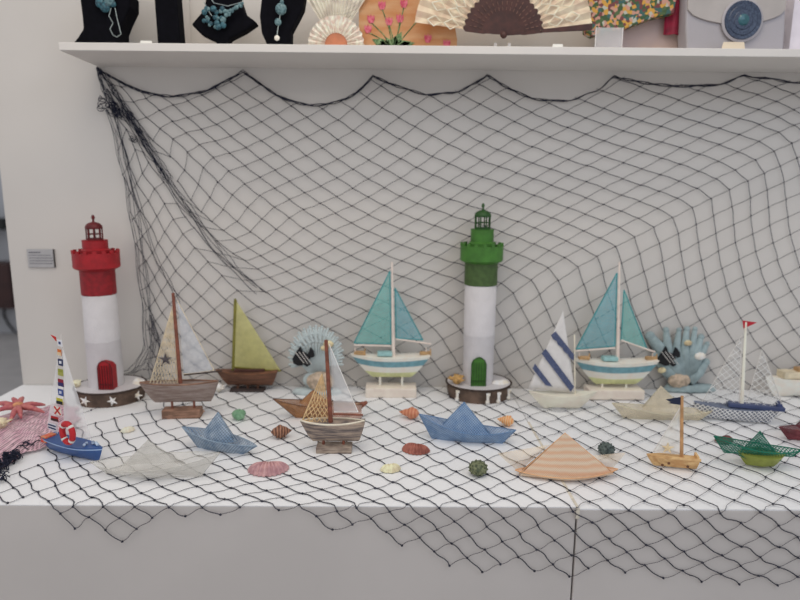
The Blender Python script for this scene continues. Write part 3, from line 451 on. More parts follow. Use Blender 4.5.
LR = lighthouse('lighthouse', 'red and white model lighthouse with a red arched door', 107, 409, 390,
    dict(base=69, top=31.5, foot=34, y1=294, y2=268, y3=251, y4=240, y5=228, y6=222, gal=43, gal2=23.5, lan=15.5, door=14, dcx=115, dtop=356), (red, red2, red3), 4,
    [(-0.35, 0.5, 'star'), (0.42, 0.5, 'star'), (0.93, 0.5, 'star')])
LG = lighthouse('lighthouse', 'green and white model lighthouse with a green arched door', 477.5, 405, 390,
    dict(base=66, top=31.5, foot=31, y1=284.5, y2=261, y3=244, y4=229, y5=216, y6=210, gal=42, gal2=22.5, lan=16, door=14.5, dcx=476, dtop=353), (gr1, gr2, gr3), 1,
    [(-0.72, 0.5, 'twig'), (0.16, 0.5, 'twig'), (0.86, 0.5, 'twig'), (0.5, 0.5, 'twig')])
# coral and shells lying on the two round bases
def clump(name, label, cat, loc, r, m, n=26, seed=1, up=0.5):
    rr_ = random.Random(seed); mb = MB(); mb.ball((0, 0, r*0.5), r*0.55, 6)
    for k in range(n):
        th = rr_.uniform(0, 2*PI); el = rr_.uniform(0.1, 1.4); d = Vector((math.cos(th)*math.cos(el), math.sin(th)*math.cos(el), math.sin(el)*up+0.15))
        c = Vector((0, 0, r*0.35)); mb.tube([c, c+d*r*0.7, c+d*r*1.05], [r*0.16, r*0.13, r*0.07], 5)
    return tag(mb.build(name, m, smooth=True), label, cat, None, loc)
c = LG[1]; clump('coral_clump', 'tan branching coral clump on the green lighthouse base', 'coral', (c.x-0.072, c.y-0.03, LG[4]+0.002), 0.030, mat('tan_coral', (186, 148, 92), 0.8, 0.2, 80), seed=4)
def shell_scallop(name, label, loc, rad, m, rz=0.0, ribs=11, h=0.4, tilt=0.0, sx=1.0):
    mb = MB()
    def f(u, v):
        q = PI*(0.02+0.96*u); a1 = -PI*0.05+q*1.1-0.0; rb = 1+0.11*abs(math.sin(u*ribs*PI)); R_ = rad*v*rb*(0.82+0.18*math.sin(q))
        z = rad*h*math.sin(PI*min(1, 0.08+v*0.92))**0.7*(0.78+0.22*abs(math.sin(u*ribs*PI)))*(0.55+0.45*math.sin(q)) 
        return (R_*math.cos(a1)*sx*1.05, -R_*math.sin(a1)*0.9+rad*0.4, max(z, 0)+0.0003)
    mb.grid(f, ribs*6, 10)
    mb.grid(lambda u, v: (f(u, v)[0], f(u, v)[1], 0.0002), ribs*6, 1)
    mb.ball((0, rad*0.42, rad*0.10), rad*0.16, 6, (1.5, 0.8, 0.7))
    return tag(mb.build(name, m, smooth=True), label, 'shell', None, loc, rz)
shell_scallop('scallop_shell', 'white scallop shell on the right of the green lighthouse base', (c.x+0.075, c.y-0.02, LG[4]+0.001), 0.030, SHELLW, 0.3)
c = LR[1]; shell_scallop('scallop_shell', 'white scallop shell on the right rim of the red lighthouse base', (c.x+0.098, c.y+0.012, LR[4]+0.001), 0.028, SHELLW, -0.6, h=0.6)
clump('coral_clump', 'cream shell clump on the left of the red lighthouse base', 'coral', (c.x-0.080, c.y-0.028, LR[4]+0.001), 0.022, mat('cream_coral', (222, 208, 176), 0.7, 0.15, 80), 10, seed=6)

# ================================================================ BOATS
def hull(L, B, H, v0=0.0, v1=1.0, bow=-1, kb=0.75, ks=0.85, sheer=0.12, transom=0.6, n=28, m=8, z0=0.0, grow=1.0, lid=True):
    mb = MB()
    def pt(u, v, s):
        isb = u*bow > 0; a1 = abs(u)
        beam = (1-a1**2.1) if isb else 1-(1-transom)*a1**2.2
        k = (kb if isb else ks); ln = k+(1-k)*v**0.8
        return (u*L/2*ln*grow, s*B/2*beam*(max(v, 0.0)**0.5)*grow, z0+H*(v+sheer*a1*a1*v))
    for s in (-1, 1): mb.grid(lambda a1, b1: pt(-1+2*a1, v0+(v1-v0)*b1, s), n, m)
    if lid: mb.grid(lambda a1, b1: pt(-1+2*a1, v1, -1+2*b1), n, 4)
    mb.grid(lambda a1, b1: pt(-1+2*a1, v0, -1+2*b1), n, 2)
    for e in (-1, 1): mb.grid(lambda a1, b1: pt(e, v0+(v1-v0)*a1, -1+2*b1), m, 2)
    return mb
def sail(A, B, C, belly=0.006, n=10, y=0.0):
    """cloth triangle; A top, B and C foot, in local x, z"""
    mb = MB()
    def f(u, v):
        x = A[0]*(1-v)+(B[0]*(1-u)+C[0]*u)*v; z = A[1]*(1-v)+(B[1]*(1-u)+C[1]*u)*v
        return (x, y-belly*math.sin(PI*u)*math.sin(PI*v*0.9+0.1), z)
    mb.grid(f, n, n); return mb
def edge(pts, r=0.001, y=0.0, n=5): return MB().tube([(x, y, z) for x, z in pts], r, n)
def net_sail(A, B, C, n=9, r=0.0009, y=0.0, cross=8):
    mb = MB()
    def p(u, v): return (A[0]*(1-v)+(B[0]*(1-u)+C[0]*u)*v, y+0.001*math.sin(u*40), A[1]*(1-v)+(B[1]*(1-u)+C[1]*u)*v)
    for k in range(n+1):
        for s in (-1, 1):
            o = []
            for m in range(25):
                v = 0.06+0.94*m/24; u = k/n + s*0.5/n*(1 if (m*cross//24) % 2 else -1)*min(1, v*1.4)*(((m*cross/24) % 1)*-2+1)
                o.append(p(min(1, max(0, u)), v))
            mb.tube(o, r, 4, cap=False)
    mb.tube([p(0, 0), p(0, 1)], r*1.3, 4); mb.tube([p(1, 0), p(1, 1)], r*1.3, 4); mb.tube([p(0, 1), p(1, 1)], r*1.5, 4)
    return mb
def pole(p, q, r0, r1=None, y=0.0): return MB().tube([(p[0], y, p[1]), (q[0], y, q[1])], [r0, r1 or r0], 8)

CABIN = mat('cabin_aqua', (132, 168, 168), 0.6, 0.08, 60)
# two turquoise sailing boats
tq = mesh_fabric('turquoise_gauze', (104, 160, 154), 0.5, 0.006, 0.3, 0.06); tqb = mesh_fabric('turquoise_gauze_blue', (100, 150, 158), 0.25, 0.006, 0.36, 0.08)
tq_e = mat('turquoise_hem', (56, 130, 134), 0.7, 0.1, 80); stripe = mat('blue_grey_stripe', (104, 146, 156), 0.6, 0.1, 60)
lime = mat('pale_lime', (188, 192, 142), 0.6, 0.08, 50); boatw = mat('boat_white', (216, 206, 194), 0.6, 0.05, 40); basep = mat('base_pinkish', (206, 194, 182), 0.7, 0.05, 30)
mastp = mat('mast_pink_white', (206, 190, 180), 0.6, 0.06, 40); natural = mat('natural_wood', (176, 142, 100), 0.6, 0.2, 60)
def turquoise_boat(label, bx_, by_, hx0, hx1, hy_deck, hy_keel, mast, ls, rs, basex, right_first, boom, var=0):
    D = 0.07
    P = T(bx_, by_); cen = Vector((P.x, P.y+D/2, 0)); r = thing('sailing_boat', label, 'model boat', cen); fr = Frame(cen); L = fr.L
    x0, z1 = L(hx0, hy_deck); x1, _ = L(hx1, hy_deck); zk = L(bx_, hy_keel)[1]; H = z1-zk; Ln = x1-x0; mx = (x0+x1)/2
    def place(o): o.location = (mx, 0, zk); return o
    bw = -1
    place(hull(Ln, 0.075, H, 0.0, 0.28, bw, z0=0, kb=0.42, ks=0.5, transom=0.7).build('keel', lime, r, smooth=False))
    place(hull(Ln, 0.075, H, 0.28, 0.58, bw, kb=0.42, ks=0.5, transom=0.7, lid=False).build('lower_hull', boatw, r))
    place(hull(Ln, 0.0765, H, 0.58, 0.86, bw, kb=0.42, ks=0.5, transom=0.7, lid=False, grow=1.004).build('stripe', stripe, r))
    place(hull(Ln, 0.075, H, 0.86, 1.0, bw, kb=0.42, ks=0.5, transom=0.7).build('rail', boatw, r))
    xa, _ = L(basex[0], by_); xb, _ = L(basex[1], by_); hb = 0.032
    MB().box(((xa+xb)/2, 0, hb/2), (xb-xa, D, hb)).build('base', basep, r, bevel=0.003)
    for f in (0.28, 0.72):
        MB().tube([(xa+(xb-xa)*f, 0, hb-0.002), (xa+(xb-xa)*f, 0, zk+0.012)], 0.004, 8).build('post', boatw, r)
    a1 = L(*mast[0]); b1 = L(*mast[1]); pole((b1[0], b1[1]-0.02), a1, 0.0062, 0.0028).build('mast', mastp, r)
    for k, (tri, m) in enumerate(((ls, tqb if var else tq), (rs, tq if var else tqb))):
        A, B, C = (L(*p) for p in tri)
        s = sail(A, B, C, 0.008).build('sail', m, r, smooth=True)
        hm = MB(); 
        for pp in ((A, B), (B, C), (C, A)): hm.tube([(pp[0][0], 0, pp[0][1]), (pp[1][0], 0, pp[1][1])], 0.0021, 5)
        hm.build('hem', tq_e, s)
    A, B = L(*boom[0]), L(*boom[1]); pole(A, B, 0.0028).build('boom', mastp, r)
    A, B = L(*boom[2]), L(*boom[3]); pole(A, B, 0.0028).build('boom', mastp, r)
    cw = L((hx0*0.6+hx1*0.4), hy_deck-3); c2 = L(hx0+(hx1-hx0)*0.47, hy_deck-3)
    MB().box(((cw[0]+c2[0])/2, 0, (cw[1])-0.001), (abs(c2[0]-cw[0])+0.03, 0.03, 0.013)).build('cabin', CABIN, r, bevel=0.002)
    for f, mm in ((0.08, natural), (0.9, natural)):
        xx = x0+Ln*f; o = MB(); zz = z1+0.012
        o.box((xx+0.01, 0, zz-0.001), (0.035, 0.018, 0.010)); o.tube([(xx+0.028, 0, zz-0.01), (xx+0.028, 0, zz+0.014)], 0.0025, 6); o.build('deck_box', mm, r, bevel=0.001)
    st = MB()
    for sx in (hx0+5, hx1-4):
        q = L(sx, hy_deck); st.tube([(q[0], 0, q[1]-0.004), (q[0], 0, q[1]+0.028)], 0.0018, 6)
    st.build('stanchions', mastp, r)
    return r
turquoise_boat('turquoise-sailed model boat on a pale base, left of the green lighthouse', 391, 398, 350, 430, 356, 377, ((392, 262), (393.5, 352)),
    ((390, 271), (354, 343), (391, 344)), ((395, 288), (396, 338), (423, 340)), (366, 416), 0, ((354, 345), (391, 346), (396, 339), (431, 344)))
turquoise_boat('turquoise-sailed model boat right of the striped white sailboat', 613, 400, 574, 656, 361, 384, ((619.5, 262), (618, 360)),
    ((617, 273), (576, 349), (615, 346)), ((624, 290), (621, 340), (647, 349)), (586, 640), 0, ((576, 351), (615, 348), (621, 340), (655, 352)), 1)

# grey driftwood sailboat with string net sails
driftw = mat('grey_driftwood', (132, 120, 114), 0.8, 0.18, 25, (112, 96, 88), bump=0.4, stretch=(1, 1, 6)); string_m = mat('beige_string', (198, 184, 158), 0.8, 0.1, 80)
mast_r = mat('red_brown_mast', (122, 72, 56), 0.7, 0.2, 60); paleblue = sheer('pale_gauze', (190, 196, 206), 0.38)
base_br = mat('base_brown', (138, 106, 88), 0.8, 0.3, 30, (100, 76, 62), stretch=(1, 1, 6))
def driftboat(label, P, rz, base_px, hull_px, posts, mast, lsail, rsail, mats, extra=None, n=7, cross=8, sr=0.0009, bow=-1, Bm=0.05):
    r = thing('driftwood_sailboat', label, 'model boat', P, rz); fr = Frame(P, rz); L = fr.L
    (bx0, bx1, byt, byb) = base_px; xa = L(bx0, byb)[0]; xb = L(bx1, byb)[0]; D = 0.04; zt = max(0.018, L((bx0+bx1)/2, byt)[1])
    MB().box(((xa+xb)/2, 0, zt/2), (xb-xa, D, zt)).build('base', mats['base'], r, bevel=0.002)
    (hx0, hx1, hyt, hyb) = hull_px; x0, z1 = L(hx0, hyt); x1, _ = L(hx1, hyt); zk = L((hx0+hx1)/2, hyb)[1]
    o = hull(x1-x0, Bm, z1-zk, 0, 1, bow, kb=0.62, ks=0.8, sheer=0.05, transom=0.75).build('hull', mats['hull'], r); o.location = ((x0+x1)/2, 0, zk)
    rl = MB(); 
    for s in (-1, 1): rl.tube([((x0+x1)/2+(x1-x0)/2*u*0.98, s*Bm/2*(1-abs(u)**2.2)*0.96, z1+0.002+(z1-zk)*0.05*u*u) for u in [k/10-1 for k in range(21)]], 0.0024, 5)
    rl.build('rail', mats['rail'], r)
    for px_ in posts:
        xx = L(px_, hyb)[0]; MB().tube([(xx, 0, zt-0.002), (xx, 0, zk+0.012)], 0.0035, 8).build('post', mats['mast'], r)
    A, B = L(*mast[0]), L(*mast[1]); pole((B[0], B[1]-0.015), A, 0.0062, 0.0045).build('mast', mats['mast'], r)
    A, B, C = (L(*p) for p in lsail); net_sail(A, B, C, n, sr, 0.0, cross).build('net_sail', string_m if 'string' not in mats else mats['string'], r)
    A, B, C = (L(*p) for p in rsail); s = sail(A, B, C, 0.01).build('gauze_sail', mats['gauze'], r, smooth=True)
    h = MB(); h.tube([(A[0], 0, A[1]), (C[0], 0, C[1])], 0.0012, 4); h.tube([(B[0], 0, B[1]), (C[0], 0, C[1])], 0.0012, 4); h.build('hem', mats['rope'], s)
    return r, L
base_m = dict(base=base_br, hull=driftw, rail=base_br, mast=mast_r, gauze=paleblue, rope=string_m)
P = T(183, 419); P.y += 0.02
r, L = driftboat('grey driftwood sailboat with a dark starfish on its string sail', P, 0.08, (164, 202, 408, 420), (139, 218, 384, 402), (172, 194), ((173, 293), (181, 388)),
    ((173, 305), (149, 386), (178, 389)), ((177, 300), (184, 374), (214, 370)), base_m, n=8, cross=9, sr=0.0010)
A = L(166, 359); m = MB(); starfish(m, (A[0], -0.003, A[1]), 0.019, th=0.004); m.build('starfish', mat('grey_star', (72, 66, 68), 0.7, 0.1), r)
A, B = L(184, 375), L(222, 371); pole(A, B, 0.0022).build('boom', RIM, r)
P = T(334, 454); P.y += 0.02
dw2 = mat('grey_brown_driftwood', (148, 132, 118), 0.8, 0.3, 22, (88, 80, 78), bump=0.4, stretch=(1, 1, 7))
m2 = dict(base=mat('weathered_base', (150, 136, 122), 0.8, 0.3, 30, (104, 90, 82), stretch=(1, 1, 7)), hull=dw2, rail=CREAM, mast=mast_r, gauze=sheer('white_gauze', (222, 222, 222), 0.42), rope=mat('pale_cord', (216, 208, 200), 0.7, 0.05), string=mat('sand_string', (200, 172, 130), 0.8, 0.12, 80))
r, L = driftboat('driftwood sailboat with sand-coloured net sail, in front of the brown mesh paper boat', P, 0.0, (317, 352, 445, 455), (300, 365, 422, 441), (323.5, 343.5), ((326, 340), (331, 424)),
    ((322, 374), (302, 421), (331, 424)), ((329, 344), (334, 412), (358, 412)), m2, n=5, cross=7, sr=0.0012)
A, B = L(333, 414), L(363, 415); pole(A, B, 0.0025).build('boom', mast_r, r)

# brown boat with the yellow-green sail
P = T(247, 392.5); P.y += 0.022
r = thing('wooden_sailboat', 'dark wooden sailboat with one olive-yellow triangular sail', 'model boat', P); L = Frame(P).L
x0, z1 = L(215, 371); x1, _ = L(278, 372); zk = L(246, 385)[1]
o = hull(x1-x0, 0.055, z1-zk, 0, 1, -1, kb=0.6, ks=0.8, sheer=0.14, transom=0.5).build('hull', BROWNW, r); o.location = ((x0+x1)/2, 0, zk)
o = hull(x1-x0, 0.056, z1-zk, 0.9, 1.0, -1, kb=0.6, ks=0.8, sheer=0.14, transom=0.5, grow=1.01).build('rail', mat('rail_brown', (124, 84, 60), 0.6, 0.2, 40), r); o.location = ((x0+x1)/2, 0, zk)
MB().box((L(250, 370)[0], 0, z1+0.004), (0.10, 0.03, 0.012)).build('cabin', mat('dark_cabin', (74, 44, 36), 0.6, 0.2), r, bevel=0.002)
for xx in (238, 248, 258): MB().tube([(L(xx, 390)[0], 0, 0.006), (L(xx, 390)[0], 0, zk+0.012)], 0.004, 8).build('post', BROWNW, r)
MB().box((L(248, 390)[0], 0, 0.004), (0.115, 0.044, 0.008)).build('base', mat('dark_base', (62, 52, 50), 0.7, 0.2, 40), r, bevel=0.002)
A, B, C = L(236, 300), L(233.5, 367), L(281, 371)
olive = sheer('olive_gauze', (168, 164, 104), 0.8, 0.06); ol_e = mat('olive_hem', (112, 108, 46), 0.7, 0.1)
s = sail(A, B, C, 0.008).build('sail', olive, r, smooth=True); h = MB()
for pp in ((A, B), (B, C)): h.tube([(pp[0][0], 0, pp[0][1]), (pp[1][0], 0, pp[1][1])], 0.0032, 5)
h.build('hem', ol_e, s); pole((A[0]-0.003, A[1]+0.004), (B[0]-0.003, B[1]-0.01), 0.004).build('mast', ol_e, r)

# white boat with the navy striped sail
P = T(560, 412); P.y += 0.03
r = thing('white_sailboat', 'white glazed boat with a navy-striped white sail', 'model boat', P); L = Frame(P).L
glaze = mat('cream_glaze', (208, 200, 184), 0.3, 0.05, 20); x0, z1 = L(528, 394); x1, _ = L(597, 396); zk = L(560, 408)[1]
o = hull(x1-x0, 0.065, z1-zk, 0, 1, -1, kb=0.5, ks=0.5, sheer=0.25, transom=0.05).build('hull', glaze, r, smooth=False); o.location = ((x0+x1)/2, 0, zk)
st = MB(); st.lathe([(0.030, 0.0), (0.028, 0.004), (0.012, 0.008), (0.010, zk+0.012)], 24); st.build('stand', sheer('clear_glass', (225, 228, 230), 0.35), r, smooth=True)
A, B, C = L(563, 311), L(528, 389), L(575, 392)
sw = mat('sail_linen', (190, 187, 184), 0.8, 0.03, 60); s = sail(A, B, C, 0.004, 12).build('sail', sw, r, smooth=True, solid=0.0015)
pole(L(574.5, 335), L(575, 397), 0.0022).build('mast', CREAM, r)
navy = mat('navy_print', (74, 82, 108), 0.8, 0.3, 150, (58, 66, 92))
def band(pts, wav=0.0):
    mb = MB(); q = [L(*p) for p in pts]; n = 16
    top_ = [Vector((q[0][0], -0.008, q[0][1])).lerp(Vector((q[1][0], -0.008, q[1][1])), k/n) for k in range(n+1)]
    bot_ = [Vector((q[3][0], -0.008, q[3][1])).lerp(Vector((q[2][0], -0.008, q[2][1])), k/n) for k in range(n+1)]
    if wav: bot_ = [p+Vector((-1, 0, -0.6))*wav*abs(math.sin(k/n*PI*4)) for k, p in enumerate(bot_)]
    vs = top_+bot_; m_ = n+1
    vs2 = [v+Vector((0, 0.0015, 0)) for v in vs]
    mb.add(vs, [(k, k+1, m_+k+1, m_+k) for k in range(n)]); mb.add(vs2, [(k, k+1, m_+k+1, m_+k) for k in range(n)]); return mb
band(((555, 331), (573.5, 354), (573, 360), (550.5, 334.5)), 0.003).build('stripe', navy, s)
band(((545, 348), (573.5, 386), (570, 391), (541, 353)),).build('stripe', navy, s)
band(((534.5, 363), (552, 386), (545, 384.5), (532, 368)),).build('stripe', navy, s)

# blue boat dressed with signal flags
P = T(76, 459); rz = -0.42
P = T(76, 456)
r = thing('flag_boat', 'bright blue boat with a string of signal flags and a lifebuoy', 'model boat', P, rz); L = Frame(P, rz).L
blue = mat('royal_blue', (44, 76, 128), 0.35, 0.1, 30); x0, z1 = L(48, 433); x1 = L(103, 452)[0]
z1 = 0.037
o = hull(x1-x0, 0.052, z1, 0, 1, 1, kb=0.8, ks=0.85, sheer=0.12, transom=0.8).build('hull', blue, r); o.location = ((x0+x1)/2, 0, 0)
o = hull(x1-x0, 0.054, z1, 0.82, 0.9, 1, kb=0.8, ks=0.85, sheer=0.12, transom=0.8, grow=1.008).build('stripe', mat('stripe_lightblue', (140, 164, 196), 0.4, 0.05), r); o.location = ((x0+x1)/2, 0, 0)
o = MB().box((x0+0.010, -0.006, 0.036), (0.02, 0.03, 0.016)).build('cabin', mat('tan_red', (176, 120, 84), 0.6, 0.4, 120, (190, 60, 50)), r, bevel=0.001)
rg = MB(); rr_ = random.Random(5)
for k in range(8): rg.ball((x1-0.02-0.005*k, rr_.uniform(-.012, .012), z1+0.006), 0.004, 5)
rg.build('deck_fittings', mat('chalk_blue', (170, 186, 206), 0.5, 0.4, 100, (40, 60, 100)), r)
lx, lz = Frame(P, rz).L(67.5, 433, -0.034); lb = MB(); wb = MB()
for k in range(4):
    for b0, dst, rr0 in ((0.12, lb, 0.0072), (-0.12, wb, 0.0078)):
        q0 = k*PI/2+PI/4+(b0 if b0 > 0 else b0); q1 = q0+(PI/2-0.24 if b0 > 0 else 0.24)
        dst.tube([(lx+0.020*math.cos(q0+(q1-q0)*t/8)*0.9, -0.034, lz+0.024*math.sin(q0+(q1-q0)*t/8)) for t in range(9)], rr0, 8)
lo = lb.build('lifebuoy', mat('buoy_red', (176, 30, 38), 0.5, 0.05, br=1.2), r, smooth=True); wb.build('white_bands', WHITE, lo, smooth=True)
FL = [((53, 336), (58, 341), [(196, 40, 34)]), ((59, 339), (64, 346), [(222, 222, 226), (52, 66, 110)]), ((59, 348.5), (63, 355), [(206, 112, 50), (220, 196, 160)]), ((59.5, 358), (65, 365.5), [(38, 48, 86), (222, 224, 228)]),
      ((59.5, 368), (65.5, 375.5), [(142, 146, 60), (160, 160, 80)]), ((59.5, 378), (65.5, 386), [(140, 34, 54), (48, 44, 96)]), ((59.5, 388), (65, 395.5), [(60, 80, 140), (196, 200, 214)]), ((58, 397), (64.5, 404), [(186, 180, 60), (24, 30, 34)]),
      ((55.5, 405), (63, 415), [(224, 216, 204), (190, 50, 44)]), ((52.5, 415), (60, 421), [(170, 34, 34), (60, 34, 30)]), ((50, 422), (58, 430), [(222, 224, 228), (36, 44, 84)])]
for k, ((ax, ay), (bx2, by2), cs) in enumerate(FL):
    (xa, za), (xb, zb) = L(ax, ay), L(bx2, by2); h = za-zb; y_ = -0.005
    mm = [mat('flag_colour', c_, 0.7, 0.03, br=1.1) for c_ in cs]
    if k == 0: f = MB().prism([(xb, za), (xa-0.002, za+0.004), (xb, zb)], y_, y_+0.0012); f.build('pennant', mm[0], r); continue
    o = MB().prism([(xa, za), (xb, za-h*0.06), (xb, zb-h*0.06), (xa, zb)], y_, y_+0.0012).build('signal_flag', mm[0], r)
    e = MB(); w_ = xb-xa
    if k in (1, 3, 6): e.prism([(xa+w_*.3, za-h*.3), (xa+w_*.72, za-h*.3), (xa+w_*.72, za-h*.7), (xa+w_*.3, za-h*.7)], y_-0.001, y_)
    elif k == 8:
        e.prism([(xa, za-h*.12), (xa+w_*.12, za), (xb, zb+h*.12), (xb-w_*.12, zb)], y_-0.001, y_); e.prism([(xa+w_*.12, zb), (xa, zb+h*.12), (xb-w_*.12, za), (xb, za-h*.12)], y_-0.001, y_)
    elif k == 10:
        for t in (0.12, 0.58): e.prism([(xa, za-h*t), (xb, za-h*(t+.12)), (xb, za-h*(t+.34)), (xa, za-h*(t+.22))], y_-0.001, y_)
    else: e.prism([(xa, za-h*.5), (xb, za-h*.5), (xb, zb-h*.06), (xa, zb)], y_-0.001, y_)
    e.build('device', mm[1], o)
A, B = L(61, 335), L(59, 438); pole(A, (L(66, 438)[0], z1*0.9), 0.0012).build('mast', WHITE, r)
A, B, C = L(62, 345), L(64, 434), L(92, 440); s = sail(A, B, C, 0.008).build('sail', sheer('white_voile', (224, 224, 226), 0.5), r, smooth=True)
A, B, C = L(58, 352), L(47, 428), L(58, 434); sail(A, B, C, 0.004).build('sail', s.data.materials[0], r, smooth=True)

# little raw-wood boat with a navy flag
P = T(672, 467); rz = -0.22; r = thing('toy_sailboat', 'little raw-wood boat with a navy pennant and sheer sail', 'model boat', P, rz); L = Frame(P, rz).L
x0 = L(646, 455)[0]; x1 = L(698, 462)[0]; wd = mat('raw_wood', (196, 164, 116), 0.6, 0.15, 40, (168, 128, 84), stretch=(1, 6, 1))
o = hull(x1-x0, 0.034, 0.028, 0, 1, -1, kb=0.66, ks=0.93, sheer=0.02, transom=0.9).build('hull', wd, r); o.location = ((x0+x1)/2, 0, 0)
rl = MB(); rl.box(((x0+x1)/2+0.02, -0.016, 0.031), ((x1-x0)*0.7, 0.003, 0.006)); rl.box((x1-0.004, 0, 0.032), (0.005, 0.03, 0.012)); rl.build('rail', wd, r)
nl = MB()
for xx, zz in ((0.3, 0.010), (0.42, 0.016), (0.78, 0.012)): nl.ball((x0+(x1-x0)*xx, -0.0165, zz), 0.0035, 5, (1, 0.5, 1))
nl.build('knots', mat('wood_knot', (92, 60, 40), 0.7, 0.1), r)
pole(L(682, 396), (L(681.5, 460)[0], 0.024), 0.0036, 0.0042).build('mast', mat('mast_tan', (176, 134, 92), 0.6, 0.15, 60), r)
a1, b1, c1, d1 = L(681, 397), L(666, 399.5), L(668, 403), L(681, 405)
MB().prism([a1, b1, (b1[0]+0.012, (b1[1]+c1[1])/2-0.002), c1, d1], -0.001, 0.001).build('flag', mat('flag_navy', (34, 42, 66), 0.7, 0.1, br=1.1), r)
s = sail(L(680, 408), L(653, 452), L(680, 455), 0.006).build('sail', sheer('sand_voile', (214, 206, 194), 0.5), r, smooth=True)
h = MB(); B_ = L(653, 452); A_ = L(680, 408); h.tube([(A_[0], 0, A_[1]), (B_[0], 0, B_[1])], 0.0011, 4); h.build('stay', WHITE, s)
sg = MB(); q = L(667, 447); starfish(sg, (q[0], -0.006, q[1]), 0.016, th=0.002); sg.build('starfish', mat('sand_star', (206, 184, 146), 0.7, 0.1), s)

# net-covered boat with the red pennant, right
P = T(737, 424); rz = -0.26; P.y += 0.03; r = thing('lace_sailboat', 'long blue boat with white lace sails and a red pennant on top', 'model boat', P, rz); L = Frame(P, rz).L
x0 = L(694, 403)[0]; x1 = L(780, 415)[0]; nb = mesh_fabric('white_net_blue', (206, 206, 206), 0.08, 0.013, 0.34, 0.1)
o = hull(x1-x0, 0.058, 0.042, 0, 1, 1, kb=0.75, ks=0.8, sheer=0.15, transom=0.3).build('hull', mat('slate_hull', (78, 86, 106), 0.6, 0.15, 60, (100, 108, 124)), r); o.location = ((x0+x1)/2, 0, 0)
o2 = hull(x1-x0, 0.062, 0.043, 0, 1, 1, kb=0.75, ks=0.8, sheer=0.15, transom=0.3, grow=1.03, lid=False).build('lace_cover', nb, r); o2.location = ((x0+x1)/2, 0, 0)
MB().box((L(755, 408)[0], 0, 0.050), (0.15, 0.03, 0.012)).build('cabin', mat('deep_blue', (58, 68, 100), 0.5, 0.1), r, bevel=0.002)
q = L(778, 410); b3 = MB(); 
for k in range(5): b3.ball((q[0]+0.006*(k % 2), 0.004*(k-2), 0.052+0.006*(k//2)), 0.007, 5)
b3.build('bow_knot', mat('knot_navy', (52, 62, 98), 0.7, 0.1), r)
A, B = L(746, 322), (L(742, 405)[0], 0.04); pole(B, A, 0.0055, 0.003).build('mast', mat('mast_cream', (208, 202, 188), 0.6, 0.05), r)
MB().prism([L(742.5, 320.5), L(757, 322.5), L(743.5, 328.5)], -0.001, 0.001).build('pennant', mat('pennant_red', (176, 34, 48), 0.6, 0.05, br=1.2), r)
lw = mesh_fabric('white_lace_sail', (190, 190, 188), 0.16, 0.02, 0.10, 0.05)
for tri in (((742, 335), (702, 402), (739, 405)), ((762, 350), (745, 407), (784, 409))):
    A, B, C = (L(*p) for p in tri); s = sail(A, B, C, 0.008).build('sail', lw, r, smooth=True)
    h = MB(); h.tube([(A[0], 0, A[1]), (C[0], 0, C[1])], 0.0014, 4); h.tube([(A[0], 0, A[1]), (B[0], 0, B[1])], 0.0009, 4); h.build('hem', WHITE, s)

# cream launch cut by the right edge
P = T(800, 399); P.y += 0.03; r = thing('cream_launch', 'cream and white hull with a wooden cabin at the right edge', 'model boat', P); L = Frame(P).L
x0 = L(764, 385)[0]; x1 = x0+0.26
o = hull(x1-x0, 0.07, L(790, 378)[1], 0, 1, -1, kb=0.7, ks=0.8, sheer=0.1, transom=0.5).build('hull', boatw, r); o.location = ((x0+x1)/2, 0, 0)
MB().box((L(796, 370)[0]+0.03, 0, L(790, 374)[1]), (0.16, 0.045, 0.022)).build('deck', mat('cream_deck', (196, 184, 158), 0.6, 0.1), r, bevel=0.002)
MB().box((L(798, 368)[0]+0.005, 0, L(798, 371)[1]), (0.022, 0.03, 0.026)).build('cabin', mat('tan_cabin', (158, 128, 92), 0.6, 0.1), r, bevel=0.002)

